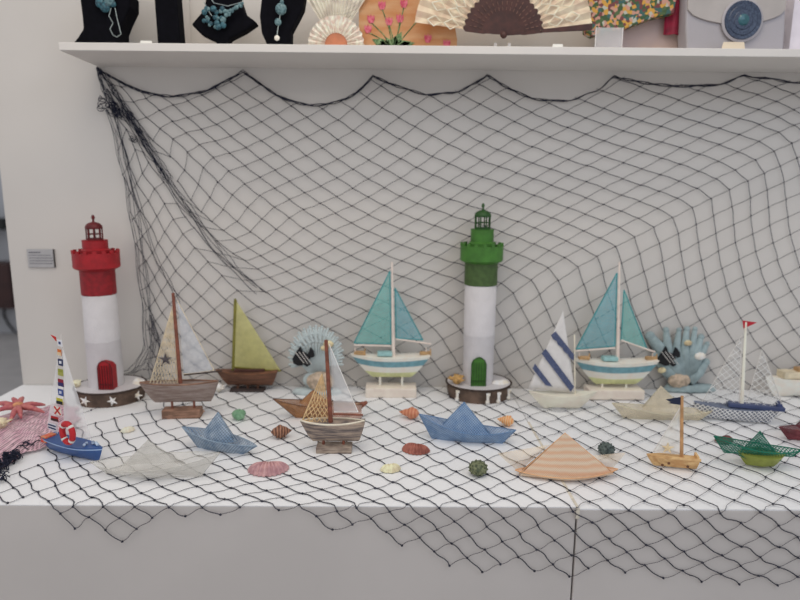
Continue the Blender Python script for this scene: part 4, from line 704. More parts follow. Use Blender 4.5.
# ---------------------------------------------------------------- folded "paper" boats of mesh cloth
def folded(name, label, P, rz, pxs, m1, m2, W=0.07, hem=None, hr_=0.0012, keelw=0.25, kz=0.0):
    """tipL, tipR, keelL, keelR, rim dip, peak, peakL, peakR as photo positions"""
    r = thing(name, label, 'folded boat', P, rz); L = Frame(P, rz).L
    tl, tr, kl, kr, rm, pk, pL, pR = (L(*p) for p in pxs); kl = (kl[0], 0.0); kr = (kr[0], 0.0)
    mb = MB()
    for s in (-1, 1):
        def rim(u):      # 0..1 from tip to tip
            x = tl[0]+(tr[0]-tl[0])*u; b_ = math.sin(PI*u)**0.8; base_z = tl[1]*(1-u)+tr[1]*u
            lin_z = base_z; zz = lin_z+(rm[1]-(tl[1]+tr[1])/2)*math.sin(PI*u)**0.9
            return Vector((x, s*W/2*b_, zz))
        def keel(u): x = kl[0]+(kr[0]-kl[0])*u; return Vector((x, s*W/2*keelw*math.sin(PI*u), kz))
        mb.grid(lambda u, v: keel(u).lerp(rim(u), v)+Vector((0, s*0.004*math.sin(PI*v)*math.sin(PI*u), 0.0006*math.sin(23*u+9*v))), 28, 6)
    o = mb.build('hull', m1, r)
    pm = MB()
    for s in (-1, 1):
        def tri(u, v):
            x = pk[0]*(1-v)+(pL[0]*(1-u)+pR[0]*u)*v; z = pk[1]*(1-v)+(pL[1]*(1-u)+pR[1]*u)*v
            return (x, s*(0.001+W*0.32*v*math.sin(PI*(0.08+0.84*u))), z*(1-0.25*v*math.sin(PI*u)))
        pm.grid(tri, 14, 10)
    pm.build('peak', m2, r)
    if hem:
        h = MB()
        for s in (-1, 1):
            pts = []
            for k in range(25):
                u = k/24; x = tl[0]+(tr[0]-tl[0])*u; pts.append((x, s*W/2*math.sin(PI*u)**0.8, tl[1]*(1-u)+tr[1]*u+(rm[1]-(tl[1]+tr[1])/2)*math.sin(PI*u)**0.9))
            h.tube(pts, hr_, 4)
        h.tube([(tl[0], 0, tl[1]), (kl[0], 0, kz), (kr[0], 0, kz), (tr[0], 0, tr[1])], hr_, 4)
        h.tube([(pL[0], 0, pL[1]), (pk[0], 0, pk[1]), (pR[0], 0, pR[1])], hr_, 4)
        h.build('hem', hem, r)
    return r
slate = mesh_fabric('slate_blue_weave', (92, 114, 136), 0.62, 0.008, 0.3, 0.3, (138, 152, 166)); slate_h = mat('slate_hem', (124, 142, 158), 0.8, 0.1)
folded('folded_boat', 'slate-blue mesh folded boat, the smaller and further left of the blue ones', T(222, 451), -0.30,
    ((182, 427), (257, 446), (198, 446), (243, 455), (222, 437), (218, 412), (203, 432), (236, 441)), slate, slate, 0.06, slate_h)
cob = mesh_fabric('cobalt_weave', (96, 122, 154), 0.66, 0.007, 0.3, 0.22, (118, 140, 166)); cob_h = mat('cobalt_hem', (88, 118, 152), 0.8, 0.1)
folded('folded_boat', 'cobalt-blue mesh folded boat in front of the green lighthouse', T(466, 441), -0.16,
    ((419, 414), (516, 430), (432, 436), (502, 444), (466, 428), (464, 402), (443, 424), (490, 434)), cob, cob, 0.075, cob_h)
org = mesh_fabric('white_organza', (184, 181, 174), 0.22, 0.004, 0.22, 0.05)
folded('folded_boat', 'faint white organza folded boat at the front left', T(157, 476), -0.06,
    ((90, 462), (220, 453), (108, 479), (200, 475), (155, 462), (148, 440), (120, 468), (184, 466)), org, org, 0.10, sheer('organza_hem', (190, 188, 180), 0.3))
crm = mesh_fabric('cream_organza', (186, 176, 154), 0.38, 0.003, 0.35, 0.08)
folded('folded_boat', 'cream mesh folded boat behind the little raw-wood boat', T(662, 419), -0.05,
    ((612, 403), (714, 410), (624, 420), (700, 421), (662, 410), (661, 386), (642, 408), (684, 408)), crm, crm, 0.075, sheer('cream_hem', (206, 196, 170), 0.7))
brm = mesh_fabric('brown_cane_mesh', (124, 88, 60), 0.45, 0.006, 0.45, 0.25, (150, 108, 72)); brh = mat('brown_hem', (84, 56, 42), 0.8, 0.1)
rb = folded('folded_boat', 'brown mesh folded boat behind the small driftwood sailboat', T(322, 418), 0.0,
    ((273, 399), (367, 403), (296, 418), (352, 419), (318, 404), (313, 390), (300, 402), (332, 404)), brm, brm, 0.06, brh)
pk_ = mesh_fabric('pink_lace', (176, 146, 134), 0.6, 0.006, 0.4, 0.2); L = Frame(T(322, 418)).L
q0, q1 = L(333, 403), L(362, 416); MB().grid(lambda u, v: (q0[0]+(q1[0]-q0[0])*u, -0.033+0.02*abs(u-0.2), q0[1]+(max(q1[1], 0.006)-q0[1])*v), 8, 4).build('lace_panel', pk_, rb)
q = L(363, 404); kb_ = MB(); kb_.ball((q[0], 0, q[1]), 0.008, 5, (1.3, 1, 1)); kb_.ball((q[0]+0.008, 0, q[1]+0.004), 0.006, 5); kb_.build('bow_knot', mat('rust_knot', (128, 78, 62), 0.8, 0.2), rb)
gm_ = mesh_fabric('sea_green_net', (30, 104, 84), 0.22, 0.007, 0.32, 0.15, (14, 90, 72), br=1.2); gh = mat('green_hem', (20, 104, 82), 0.8, 0.1, br=1.2)
P = T(762, 466)
gb = folded('folded_boat', 'sea-green net folded boat sitting in a lime-green hull', P, -0.14,
    ((714, 436), (802, 450), (724, 452), (792, 463), (757, 447), (760, 431), (738, 455), (781, 460)), gm_, gm_, 0.06, gh, 0.0015, kz=0.030)
L = Frame(P, -0.14).L; x0 = L(737, 455)[0]; x1 = L(785, 462)[0]
o = hull(x1-x0, 0.075, 0.034, 0, 1, 1, kb=0.55, ks=0.55, sheer=0.0, transom=0.0).build('lime_bowl', mat('lime_green', (126, 134, 60), 0.6, 0.1, 40), gb); o.location = ((x0+x1)/2, 0, 0)
o.name = 'inner_hull'
bg_ = mesh_fabric('burgundy_mesh', (112, 54, 60), 0.6, 0.005, 0.45, 0.25)
folded('folded_boat', 'burgundy mesh folded boat cut by the right edge', T(806, 440), -0.1,
    ((779, 427), (850, 434), (788, 440), (838, 443), (812, 430), (810, 412), (796, 426), (828, 428)), bg_, bg_, 0.06, mat('burgundy_hem', (92, 44, 50), 0.8, 0.1))
# striped peach boat with wide sheer wings
P = T(566, 476)
pch = mesh_fabric('peach_cloth', (206, 164, 126), 0.85, 0.005, 0.4, 0.14, (208, 180, 150)); nt = pch.node_tree; b0 = nt.nodes['Principled BSDF']
tc = nt.nodes.new('ShaderNodeTexCoord'); wv = nt.nodes.new('ShaderNodeTexWave'); wv.bands_direction = 'Z'; wv.inputs['Scale'].default_value = 20; wv.inputs['Distortion'].default_value = 2.5
rp = nt.nodes.new('ShaderNodeValToRGB'); rp.color_ramp.elements[0].color = rgb(188, 152, 124); rp.color_ramp.elements[1].color = rgb(190, 172, 150)
nt.links.new(tc.outputs['Object'], wv.inputs['Vector']); nt.links.new(wv.outputs['Fac'], rp.inputs[0]); nt.links.new(rp.outputs[0], b0.inputs['Base Color'])
pw_ = mesh_fabric('peach_organza', (204, 186, 162), 0.25, 0.004, 0.2, 0.08)
pb = folded('folded_boat', 'large peach striped folded boat with sheer wings, front right of centre', P, 0.0,
    ((515, 470), (618, 469), (528, 480), (604, 480), (566, 471), (565, 433), (519, 474), (613, 473)), pch, pch, 0.075, mat('peach_hem', (206, 158, 116), 0.8, 0.1), keelw=0.6)
L = Frame(P).L
for tri, s_ in ((((499, 457), (520, 478), (552, 448)), -1), (((629, 456), (612, 477), (588, 460)), 1)):
    A, B, C = (L(*p) for p in tri); B = (B[0], 0.001); sail(C, A, B, 0.012, 10, y=0.02).build('wing', pw_, pb, smooth=True)

# ================================================================ CORAL ORNAMENTS
fishm = mat('fish_black', (16, 16, 20), 0.5, 0.1, br=1.0)
def coral(label, px_, py_, branches, body, base, fish, m, extras, lean=0.0, D=0.05):
    P = T(px_, py_); P.y += D/2; r = thing('coral_ornament', label, 'coral ornament', P); L = Frame(P).L
    if base:
        xa, xb = L(base[0], py_)[0], L(base[1], py_)[0]; mb = MB(); n = 24
        mb.lathe([((xb-xa)/2*0.98, 0), ((xb-xa)/2, 0.006), ((xb-xa)/2*0.85, base[2])], n, ((xa+xb)/2, 0, 0), 1, D/(xb-xa)); mb.build('base', m, r, smooth=True)
    bb = MB()
    for pts, r0, r1 in branches:
        q = [L(*p) for p in pts]; k = len(q)
        vs0 = len(bb.v); bb.tube([(x, 0, z) for x, z in q], [(r0+(r1-r0)*i/(k-1))*0.85/292 for i in range(k)], 8)
        bb.ball((q[-1][0], 0, q[-1][1]), r1/292, 5)
    bb.v = [(x, y*0.8, z) for x, y, z in bb.v]
    for c_, rx, rz_ in body:
        q = L(*c_); bb.ball((q[0], 0, q[1]), 1, 8, (rx/292, 0.008, rz_/292))
    bb.build('coral_body', m, r, smooth=True)
    fx, fy, k = fish
    f = MB(); q = lambda x, y: L(fx+x*k, fy+y*k)
    out = [q(-10, 2), q(-6, -5), q(-3, -9), q(-1, -4), q(2, -3), q(4, 0), q(6, 2), q(3, 3), q(6, 7), q(3, 9), q(0, 7), q(-2, 8), q(-5, 8), q(-9, 6)]
    f.prism(out, -0.022, -0.010); f.prism([q(3, -1), q(6, -8), q(9, -4), q(9.5, 0), q(7, 1)], -0.022, -0.010)
    fo = f.build('fish', fishm, r, bevel=0.001)
    st = MB()
    for t in (-6.0, -2.6, 0.8):
        a1, b1 = q(t-1.5, -4.5+max(0, t)*0.6), q(t+6.5, 6.5+t*0.15); st.tube([(a1[0], -0.0225, a1[1]), (b1[0], -0.0225, b1[1])], 0.0011, 4)
    st.build('stripes', WHITE, fo)
    for (ex, ey, er, em, nm_) in extras:
        c_ = L(ex, ey); e = MB(); e.ball((c_[0], -0.014, c_[1]), er/292, 7, (1.25, 0.5, 0.85), fn=lambda th, ph: 1+0.06*math.sin(9*ph)); e.build(nm_, em, r, smooth=True)
    return r
cm1 = mat('pale_blue_coral', (164, 174, 174), 0.8, 0.06, 60); cm2 = mat('blue_grey_coral', (136, 152, 154), 0.8, 0.10, 50)
tanfan = mat('tan_shell', (176, 158, 138), 0.6, 0.2, 80); yel = mat('sand_shell', (212, 190, 150), 0.5, 0.2, 80)
br_ = []
for k in range(17):
    q = math.radians(-14+208*k/16); ex, ey = 316+27*math.cos(q), 357-31*math.sin(q)
    mx_, my_ = 316+15*math.cos(q), 360-17*math.sin(q)
    br_.append((((316, 378), (mx_, my_), (ex, ey)), 1.7, 1.4))
    q2 = q+0.10; br_.append((((mx_, my_), (316+22*math.cos(q2), 358-25*math.sin(q2)), (316+25.5*math.cos(q2), 357-29*math.sin(q2))), 1.6, 1.3))
for f in (0.55, 0.8):
    ring = [(316+27*f*math.cos(math.radians(a)), 358-31*f*math.sin(math.radians(a))) for a in range(-10, 200, 14)]; br_.append((ring, 1.5, 1.5))
coral('round pale-blue sea-fan ornament with a black fish, left of the turquoise boat', 316, 396, br_, [((316, 380), 13, 9)], (292, 343, 0.018), (304.5, 355, 1.12), cm1,
      [(321, 380, 11, tanfan, 'tan_scallop'), (329, 343, 4, yel, 'sand_shell'), (325, 347, 3, yel, 'sand_shell')])
coral('hand-shaped blue-grey coral ornament with a black fish, right side', 690, 393,
    [(((684, 380), (668, 358), (657, 345), (650, 336)), 10, 5), (((684, 378), (668, 350), (666, 330)), 9, 3.2), (((686, 376), (676, 350), (679, 330)), 8, 2.6), (((686, 374), (684, 352), (687, 329)), 9, 3.0),
     (((688, 372), (692, 350), (695, 329)), 8, 2.6), (((690, 370), (696, 352), (701, 337)), 9, 3.4), (((690, 372), (701, 355), (707, 344)), 7, 2.8), (((688, 380), (699, 372), (706, 362)), 9, 4), (((680, 382), (664, 366), (656, 356)), 10, 4.5)],
    [((677, 366), 18, 15)], (662, 716, 0.022), (667, 355, 1.12), cm2,
    [(677, 379, 9, tanfan, 'tan_scallop'), (698, 355, 4.5, SHELLW, 'white_shell'), (686, 342, 3.2, yel, 'sand_shell'), (660, 369, 3.4, yel, 'sand_shell')])

# ================================================================ SHELLS AND SMALL THINGS ON THE TABLE
def at(x, y, k=0.0): p = T(x, y); return (p.x, p.y+k, 0.002)
shell_scallop('scallop_shell', 'pink ribbed scallop shell at the front, below the brown striped shell', at(268, 472), 0.050, mat('pink_shell', (176, 138, 136), 0.6, 0.15, 60, (150, 112, 116)), 0.1, 14, 0.5)
shell_scallop('scallop_shell', 'reddish-brown ribbed scallop shell below the orange-brown one', at(415, 451, -.006), 0.038, mat('rust_shell', (150, 92, 78), 0.6, 0.2, 50, (118, 66, 56)), -0.3, 13, 0.6)
shell_scallop('scallop_shell', 'dark maroon shell peeping out behind the sea-green net boat', at(724, 441, -.006), 0.028, mat('maroon_shell', (104, 62, 58), 0.6, 0.2, 50), 0.3, 10, 0.6)
shell_scallop('clam_shell', 'pale cream clam shell in the net left of centre front', at(391, 470, -.006), 0.026, mat('cream_shell', (214, 200, 164), 0.5, 0.15, 60), 0.2, 5, 0.7)
shell_scallop('clam_shell', 'small ivory clam shell right of the signal-flag boat', at(129, 431, -.006), 0.020, mat('ivory_shell', (220, 208, 184), 0.5, 0.1, 60), 0.6, 5, 0.7)
shell_scallop('clam_shell', 'small peach shell right of the grey driftwood sailboat base', at(200, 412, -.006), 0.016, mat('peach_shell', (196, 158, 134), 0.5, 0.1, 60), 0.2, 5, 0.6)
clump('coral_clump', 'rough white shell cluster left of the dark wooden sailboat', 'shell', at(217, 394, .02), 0.028, SHELLW, 22, 9, 0.35)
def snail(name, label, loc, ln, rad, m, rz=0.0, turns=5, bulge=0.35):
    mb = MB(); n = 40
    prof = []
    for k in range(n+1):
        t = k/n; e = math.sin(PI*min(1, t/(2*bulge)))**0.7 if t < bulge else (1-(t-bulge)/(1-bulge))**0.8
        prof.append((max(0.0005, rad*max(e, 0.02)*(1+0.07*math.sin(t*turns*2*PI))), t*ln-ln/2))
    mb.lathe(prof, 20); mb.v = [(z, y, x+rad*0.93) for x, y, z in mb.v]
    mb.grid(lambda u, v: (-ln*0.28+ln*0.45*u, -rad*(0.35+0.55*v), rad*(0.5+0.5*math.sin(PI*u))*0.5), 8, 3)
    return tag(mb.build(name, m, smooth=True), label, 'shell', None, loc, rz)
def striped(name, a, b, sc_):
    m = mat(name, a, 0.35, 0.2, 30); nt = m.node_tree; b0 = nt.nodes['Principled BSDF']; tc = nt.nodes.new('ShaderNodeTexCoord'); wv = nt.nodes.new('ShaderNodeTexWave'); wv.inputs['Scale'].default_value = sc_; wv.inputs['Distortion'].default_value = 3
    rp = nt.nodes.new('ShaderNodeValToRGB'); rp.color_ramp.elements[0].color = rgb(*a); rp.color_ramp.elements[1].color = rgb(*b)
    nt.links.new(tc.outputs['Object'], wv.inputs['Vector']); nt.links.new(wv.outputs['Fac'], rp.inputs[0]); nt.links.new(rp.outputs[0], b0.inputs['Base Color']); return m
snail('sea_snail_shell', 'glossy dark brown shell with pale bands left of the driftwood sailboat', at(282, 437, -.006), 0.056, 0.018, striped('brown_banded', (74, 44, 34), (150, 108, 84), 40), 0.25, 3, 0.5)
snail('sea_snail_shell', 'orange-brown shell at the left tip of the cobalt folded boat', at(409, 418, -.006), 0.062, 0.018, striped('terracotta_banded', (166, 98, 70), (186, 128, 98), 30), 2.9, 3)
snail('sea_snail_shell', 'orange shell with a dark mouth above the cobalt boat right tip', at(505, 425, -.006), 0.050, 0.016, striped('orange_banded', (196, 124, 70), (214, 172, 130), 45), 2.7, 5)
snail('sea_snail_shell', 'small reddish shell at the right edge of the table', at(798, 438, .0), 0.03, 0.012, striped('red_banded', (116, 60, 60), (146, 92, 84), 45), 0.2, 3)
def lump(name, label, cat, loc, r, m, seed=1, amp=0.18, sq=0.8, smooth=True):
    rr_ = random.Random(seed); a_ = [(rr_.uniform(2, 5), rr_.uniform(0, 6)) for _ in range(4)]
    fn = lambda th, ph: 1+amp*sum(math.sin(round(f)*ph+p0)*math.sin(th*2+p0) for f, p0 in a_)/2
    mb = MB(); mb.ball((0, 0, r*sq*0.93), r, 9, (1.1, 0.9, sq), fn); return tag(mb.build(name, m, smooth=smooth), label, cat, None, loc)
glg = mat('green_glass', (86, 122, 92), 0.25, 0.3, 60, (120, 156, 124)); lump('glass_pebble', 'rough green glass pebble right of the slate-blue folded boat', 'glass pebble', at(239.5, 419, -.006), 0.019, glg, 2, 0.14, 0.8, False)
def urchin(label, loc, r, m):
    mb = MB(); mb.ball((0, 0, r*0.75), r, 14, (1, 1, 0.8), lambda th, ph: 1+0.07*math.sin(10*ph)*math.sin(th)+0.05*math.cos(9*th))
    for k in range(60):
        th = math.acos(1-2*(k+0.5)/60); ph = k*2.4
        if th > 2.4: continue
        mb.ball((r*1.05*math.sin(th)*math.cos(ph), r*1.05*math.sin(th)*math.sin(ph), r*0.75+r*0.84*math.cos(th)), r*0.11, 3)
    return tag(mb.build('sea_urchin', m, smooth=True), label, 'sea urchin', None, loc)
urchin('knobbly dark olive sea urchin in front of the cobalt folded boat', at(478, 475), 0.021, mat('olive_urchin', (66, 74, 54), 0.6, 0.35, 120, (108, 112, 84)))
urchin('knobbly black-green sea urchin right of the peach boat peak', at(606, 455), 0.0195, mat('black_urchin', (40, 50, 48), 0.5, 0.35, 120, (84, 94, 90)))

# pink cloth with the starfish, left edge
pc = T(13, 437); ry_ = (T(12, 403).y-T(12, 474).y)/2; pcm = mesh_fabric('pink_tulle', (186, 158, 164), 0.6, 0.007, 0.35, 0.1, (172, 134, 146))
mb = MB(); rr_ = random.Random(8)
def tulle(u, v):
    q = 2*PI*u; rad = v*(0.150+0.008*math.sin(13*q)+0.006*math.sin(5*q+1)); z = 0.006+0.030*math.cos(v*PI/2)**0.8+0.004*math.sin(9*q+6*v)*v+0.003*math.sin(17*q)*v
    return (rad*math.cos(q)*0.92, rad*math.sin(q)*ry_/0.155, max(0.003, z))
mb.grid(tulle, 90, 16)
tag(mb.build('tulle_cloth', pcm, smooth=True), 'pink tulle cloth heaped at the left end of the table', 'cloth', None, (pc.x, pc.y, 0))
sf = T(20, 424); mb = MB()
for k, (dx, dy) in enumerate(((-25, 4), (-26, -5), (-8, 14), (3, 10), (26, 4), (27, -4), (5, -12), (-6, -11))):
    q = T(20+dx, 424+dy); d = Vector((q.x-sf.x, q.y-sf.y, -0.006))
    mb.tube([Vector((0, 0, 0.0)), d*0.5+Vector((0, 0, 0.006)), d*0.85+Vector((0, 0, 0.003)), d], [0.009, 0.008, 0.005, 0.002], 7)
sfr = thing('starfish', 'coral-pink long-armed starfish on the pink tulle cloth', 'starfish', (sf.x, sf.y, 0.052))
mb.build('arms', mat('coral_pink', (146, 68, 78), 0.7, 0.25, 60, (170, 104, 98)), sfr, smooth=True)
MB().ball((0, 0, 0.006), 0.014, 6, (1, 1, 0.6)).build('centre', mat('ochre_centre', (190, 134, 96), 0.7, 0.2, 60), sfr, smooth=True)
q = T(3, 440); clump('coral_clump', 'cream coral piece on the pink tulle cloth at the left edge', 'coral', (q.x, q.y, 0.034), 0.028, mat('cream_piece', (206, 190, 160), 0.7, 0.15, 60), 20, 3, 0.3)

# ================================================================ GOODS ON THE WALL SHELF
ZS = SZ1
def shelf_at(px_, Y): p = V(px_, 40, Y); return Vector((p.x, Y, ZS))
velvet = mat('black_velvet', (14, 14, 20), 0.95, 0.2, 60, spec=0.1, br=1.0)
def bust(label, pts, px_, Y, D=0.05, cat='display stand'):
    P = shelf_at(px_, Y); r = thing('jewellery_stand', label, cat, P); L = Frame(P).L
    out = [L(*p) for p in pts]; zmin = min(z for x, z in out); out = [(x, max(0.0, z-zmin)) for x, z in out]
    MB().prism(out, -D/2, D/2).build('velvet_form', velvet, r, bevel=0.006)
    return r, L, zmin
r, L, zm = bust('black velvet bust at the left end of the shelf', [(74, 39), (83, 28), (88, 20), (87, 8), (85, -8), (90, -26), (104, -34), (122, -30), (134, -14), (134, -1), (127, 14), (124, 22), (124, 39)], 100, -0.12, 0.07)
def necklace(label, pendant, beads, chain, Y, colr, P):
    r = thing('necklace', label, 'necklace', P); L = Frame(P).L; dz = 0
    ch = MB()
    for c_ in chain: ch.tube([(L(*p)[0], 0, L(*p)[1]) for p in c_], 0.0013, 5)
    ch.build('chain', mat('silver_chain', (150, 160, 158), 0.35, 0.1, metal=0.6), r)
    for (x, y, rr0, mm) in beads:
        q = L(x, y); MB().ball((q[0], 0, q[1]), rr0/330, 6, (1, 0.5, 1), lambda th, ph: 1+0.12*math.sin(6*ph)).build('bead', mm, r, smooth=True)
    return r
teal = mat('teal_bead', (46, 88, 98), 0.4, 0.4, 150, (22, 48, 58)); tlb = mat('light_teal_bead', (96, 122, 124), 0.4, 0.4, 150, (54, 80, 86)); pearl = mat('pearl', (216, 204, 192), 0.3, 0.05)
P = shelf_at(108, -0.166)
necklace('teal beaded necklace with a silver chain on the leftmost velvet bust', None, [(100, 3, 4.5, teal), (105, 7, 5, teal), (109, 1, 5, tlb), (102, -5, 5, teal), (113, 4, 3, teal)],
    [[(111, 8), (109, 16), (113, 23), (110, 29), (113, 35), (117, 37), (121, 34), (119, 26), (117, 18), (115, 8)]], 0, None, P)
P = shelf_at(171, -0.14); r = thing('jewellery_stand', 'plain upright black display block, second on the shelf', 'display stand', P); L = Frame(P).L
a1 = L(160, 40)[0]; b1 = L(183, 40)[0]; MB().prism([(a1+0.002, 0), (a1-0.002, 0.22), (b1-0.006, 0.22), (b1, 0)], -0.025, 0.025).build('velvet_form', velvet, r, bevel=0.003)
MB().box(((a1+b1)/2, 0, 0.003), (b1-a1+0.002, 0.06, 0.006)).build('foot', velvet, r)
P = shelf_at(185, -0.05); o = MB().box((0, 0, 0.13), (0.012, 0.08, 0.26)).build('white_divider', WHITE); tag(o, 'slim white upright panel behind the plain black block', 'panel', None, P)
r, L, zm = bust('black bust on a short post wearing a teal collar', [(193, 17), (206, 2), (208, -14), (212, -24), (236, -24), (241, -10), (246, 6), (258, 15), (245, 24), (230, 31.5), (229, 42), (219, 42), (218, 34), (203, 27)], 225, -0.13, 0.045)
P = shelf_at(222, -0.17)
bd = []
rr_ = random.Random(4)
for k in range(26): bd.append((203+rr_.uniform(0, 22), 7+rr_.uniform(0, 22), rr_.uniform(1.6, 3.2), teal if k % 3 else tlb))
for k in range(12): bd.append((226+k*1.5, 14-k*0.9+rr_.uniform(-2, 2), rr_.uniform(1.3, 2.2), tlb))
necklace('wide teal beaded collar on the short-post bust', None, bd, [[(204, 2), (208, 10), (212, 16)], [(206, -8), (214, 3), (228, 6), (242, 2), (246, -8)]], 0, None, P)
r, L, zm = bust('black curved velvet display beside the white lace fan', [(263, -10), (261, 8), (263, 25), (268, 36), (274, 41), (292, 42), (292, 23), (298, 12), (304, 0), (306, -14)], 280, -0.13, 0.05)
P = shelf_at(280, -0.17)
necklace('long pendant with two teal flowers and a pearl drop', None, [(281, 9, 5.5, tlb), (278, 22, 3.4, tlb), (277, 38, 2.6, pearl), (282, 2, 2, tlb)], [[(284, -8), (282, 4), (280, 16), (278, 28), (277, 36)]], 0, None, P)
def card(px_, w_, h_, label, m=WHITE, Y=-0.17):
    P = shelf_at(px_, Y); o = MB(); o.prism([(-w_/2, 0), (w_/2, 0), (w_/2*0.86, h_), (-w_/2*0.86, h_)], -0.001, 0.001); o.box((0, 0.006, 0.001), (w_, 0.014, 0.002)); return tag(o.build('price_card', m), label, 'price card', None, P)
card(146, 0.036, 0.013, 'small blank white card beside the leftmost black bust', mat('card_white', (212, 204, 196), 0.6, 0.02), -0.19)
card(558, 0.032, 0.012, 'small blank white card under the brown and lace fan', mat('card_white', (212, 204, 196), 0.6, 0.02), -0.2)
card(734, 0.068, 0.022, 'beige card in front of the grey handbag', mat('card_beige', (198, 184, 162), 0.6, 0.03), -0.2)

# lace fans
def fan_leaf(mb, cx, cz, r0, r1, a0, a1_, pleats, y=0.0, wave=0.0, depth=0.004):
    n = pleats*2
    def f(u, v):
        q = math.radians(a0+(a1_-a0)*u); rad = r0+(r1-r0)*v+wave*abs(math.sin(u*pleats*PI))*v
        return (cx+rad*math.cos(q), y+depth*(1 if round(u*n) % 2 else -1), cz+rad*math.sin(q))
    return mb.grid(f, n, 5)
P = shelf_at(337, -0.13); r = thing('lace_fan', 'small white crocheted fan with a terracotta arch at its foot', 'fan', P); L = Frame(P).L
cx, cz = L(336, 37); cz = 0.020; fm = mat('crochet_white', (216, 204, 190), 0.85, 0.2, 90, (186, 168, 156), bump=0.8, bscale=150)
fan_leaf(MB(), cx, cz, 0.033, 0.080, -6, 186, 16, 0, 0.004).build('inner_lace', fm, r, solid=0.002)
fan_leaf(MB(), cx, cz, 0.060, 0.190, 56, 124, 14, 0.008, 0.006).build('outer_lace', mesh_fabric('crochet_open', (208, 198, 184), 0.6, 0.007, 0.4, 0.15), r)
ar = MB().lathe([(0.0, -0.003), (0.034, -0.003), (0.034, 0.003), (0.0, 0.003)], 32, (0, 0, 0)).build('arch', mat('terracotta', (172, 108, 78), 0.7, 0.1), r)
ar.rotation_euler = (PI/2, 0, 0); ar.location = (cx, 0.003, cz)
MB().box((cx, 0, 0.004), (0.14, 0.02, 0.012)).build('foot', fm, r, bevel=0.002)

P = shelf_at(400, -0.115); r = thing('painted_panel', 'ochre panel painted with pink tulips, behind the brown fan', 'painting', P); L = Frame(P).L
a1 = L(359, 42)[0]; b1 = L(457, 42)[0]; hh = 0.19
zf = lambda y: max(0.0, L(400, y)[1]-L(400, 42.5)[1])
ocm = mat('ochre_wood', (168, 130, 94), 0.6, 0.15, 8, (158, 106, 64), stretch=(1, 1, 4))
MB().prism([(a1, 0), (b1, 0), (b1, zf(27)), (a1+(b1-a1)*0.9, hh), (a1, hh)], 0.0, 0.008).build('board', ocm, r)
lv = MB(); tmat = mat('tulip_paint', (158, 56, 76), 0.7, 0.2, 100, (180, 96, 108))
gc = (L(393, 38)[0], zf(38))
for (x, y) in ((371, 8), (368, 18), (389, 10), (400, 7), (404, -8), (382, -6), (420, 3), (428, 27), (447, 32)):
    q = (L(x, y)[0], zf(y)); 
    if x < 425: lv.tube([(gc[0], -0.001, gc[1]), ((gc[0]+q[0])/2+0.004, -0.001, (gc[1]+q[1])/2), (q[0], -0.001, q[1]-0.008)], 0.0014, 4)
    w_ = 0.011; tl_ = MB()
    tl_.prism([(q[0]-w_*.5, q[1]-w_), (q[0]+w_*.5, q[1]-w_), (q[0]+w_, q[1]), (q[0]+w_*.9, q[1]+w_*1.1), (q[0]+w_*.3, q[1]+w_*.6), (q[0], q[1]+w_*1.3), (q[0]-w_*.3, q[1]+w_*.6), (q[0]-w_*.9, q[1]+w_*1.1), (q[0]-w_, q[1])], -0.002, 0.0); tl_.build('painted_tulip', tmat, r)
for (x, y, w_) in ((372, 28, 5), (380, 30, 5), (386, 26, 4), (396, 24, 4), (402, 20, 4), (411, 30, 5), (415, 31, 4), (376, 34, 4)):
    q = (L(x, y)[0], zf(y)); d = Vector((q[0]-gc[0], 0, q[1]-gc[1])); nrm = Vector((-d.z, 0, d.x)).normalized()*w_/330
    m_ = d*0.55; lv.prism([(gc[0], gc[1]), (gc[0]+m_.x+nrm.x, gc[1]+m_.z+nrm.z), (q[0], q[1]), (gc[0]+m_.x-nrm.x, gc[1]+m_.z-nrm.z)], -0.0015, 0.0)
lv.build('painted_leaves', mat('leaf_paint', (112, 134, 92), 0.7, 0.3, 100, (58, 84, 50)), r)

P = shelf_at(503, -0.165); r = thing('folding_fan', 'open brown wooden fan with a wide cream lace leaf', 'fan', P); L = Frame(P).L
cx, cz = L(503, 35); cz = max(cz, 0.012); k_ = 1/327
brf = mat('dark_brown_fan', (72, 42, 36), 0.5, 0.2, 60, br=1.2)
for k in range(19):
    q = math.radians(8+164*k/18); bl = MB(); d = Vector((math.cos(q), 0, math.sin(q))); nrm = Vector((-d.z, 0, d.x)); y = -0.002-0.0005*k
    def pp(t, s): v_ = d*(t*36*k_)+nrm*(s*k_); return (cx+v_.x, cz+v_.z)
    bl.prism([pp(0.02, -1), pp(0.45, -2.0), pp(0.52, -2.8), pp(0.93, -3.1), pp(1.0, -3.2), pp(1.07, -0.8), pp(1.07, 0.8), pp(1.0, 3.2), pp(0.93, 3.1), pp(0.52, 2.8), pp(0.45, 2.0), pp(0.02, 1)], y-0.0004, y)
    o = bl.build('fan_stick', brf, r)
ho = MB()
for k in range(18):
    q = math.radians(8+164*(k+0.5)/18)
    for t, rr0 in ((0.62, 0.9), (0.76, 1.0), (0.88, 0.7)):
        c_ = (cx+math.cos(q)*t*36*k_, -0.0125, cz+math.sin(q)*t*36*k_); dd = Vector((math.cos(q), 0, math.sin(q)))*0.0045*rr0
        ho.tube([Vector(c_)-dd, Vector(c_)+dd], 0.0008, 4)
ho.build('carved_lines', mat('carved_light', (124, 92, 80), 0.7, 0.2), r)
pv = MB(); pv.ball((cx, -0.012, cz-0.003), 0.010, 6, (1, 0.7, 1)); pv.build('pivot', brf, r, smooth=True)
lf = mesh_fabric('cream_lace', (206, 190, 166), 0.62, 0.0075, 0.45, 0.25, (178, 156, 134))
fan_leaf(MB(), cx, cz, 35*k_, 84*k_, 7, 173, 22, 0.0, 0.0, 0.003).build('lace_leaf', lf, r)
dm_ = MB()
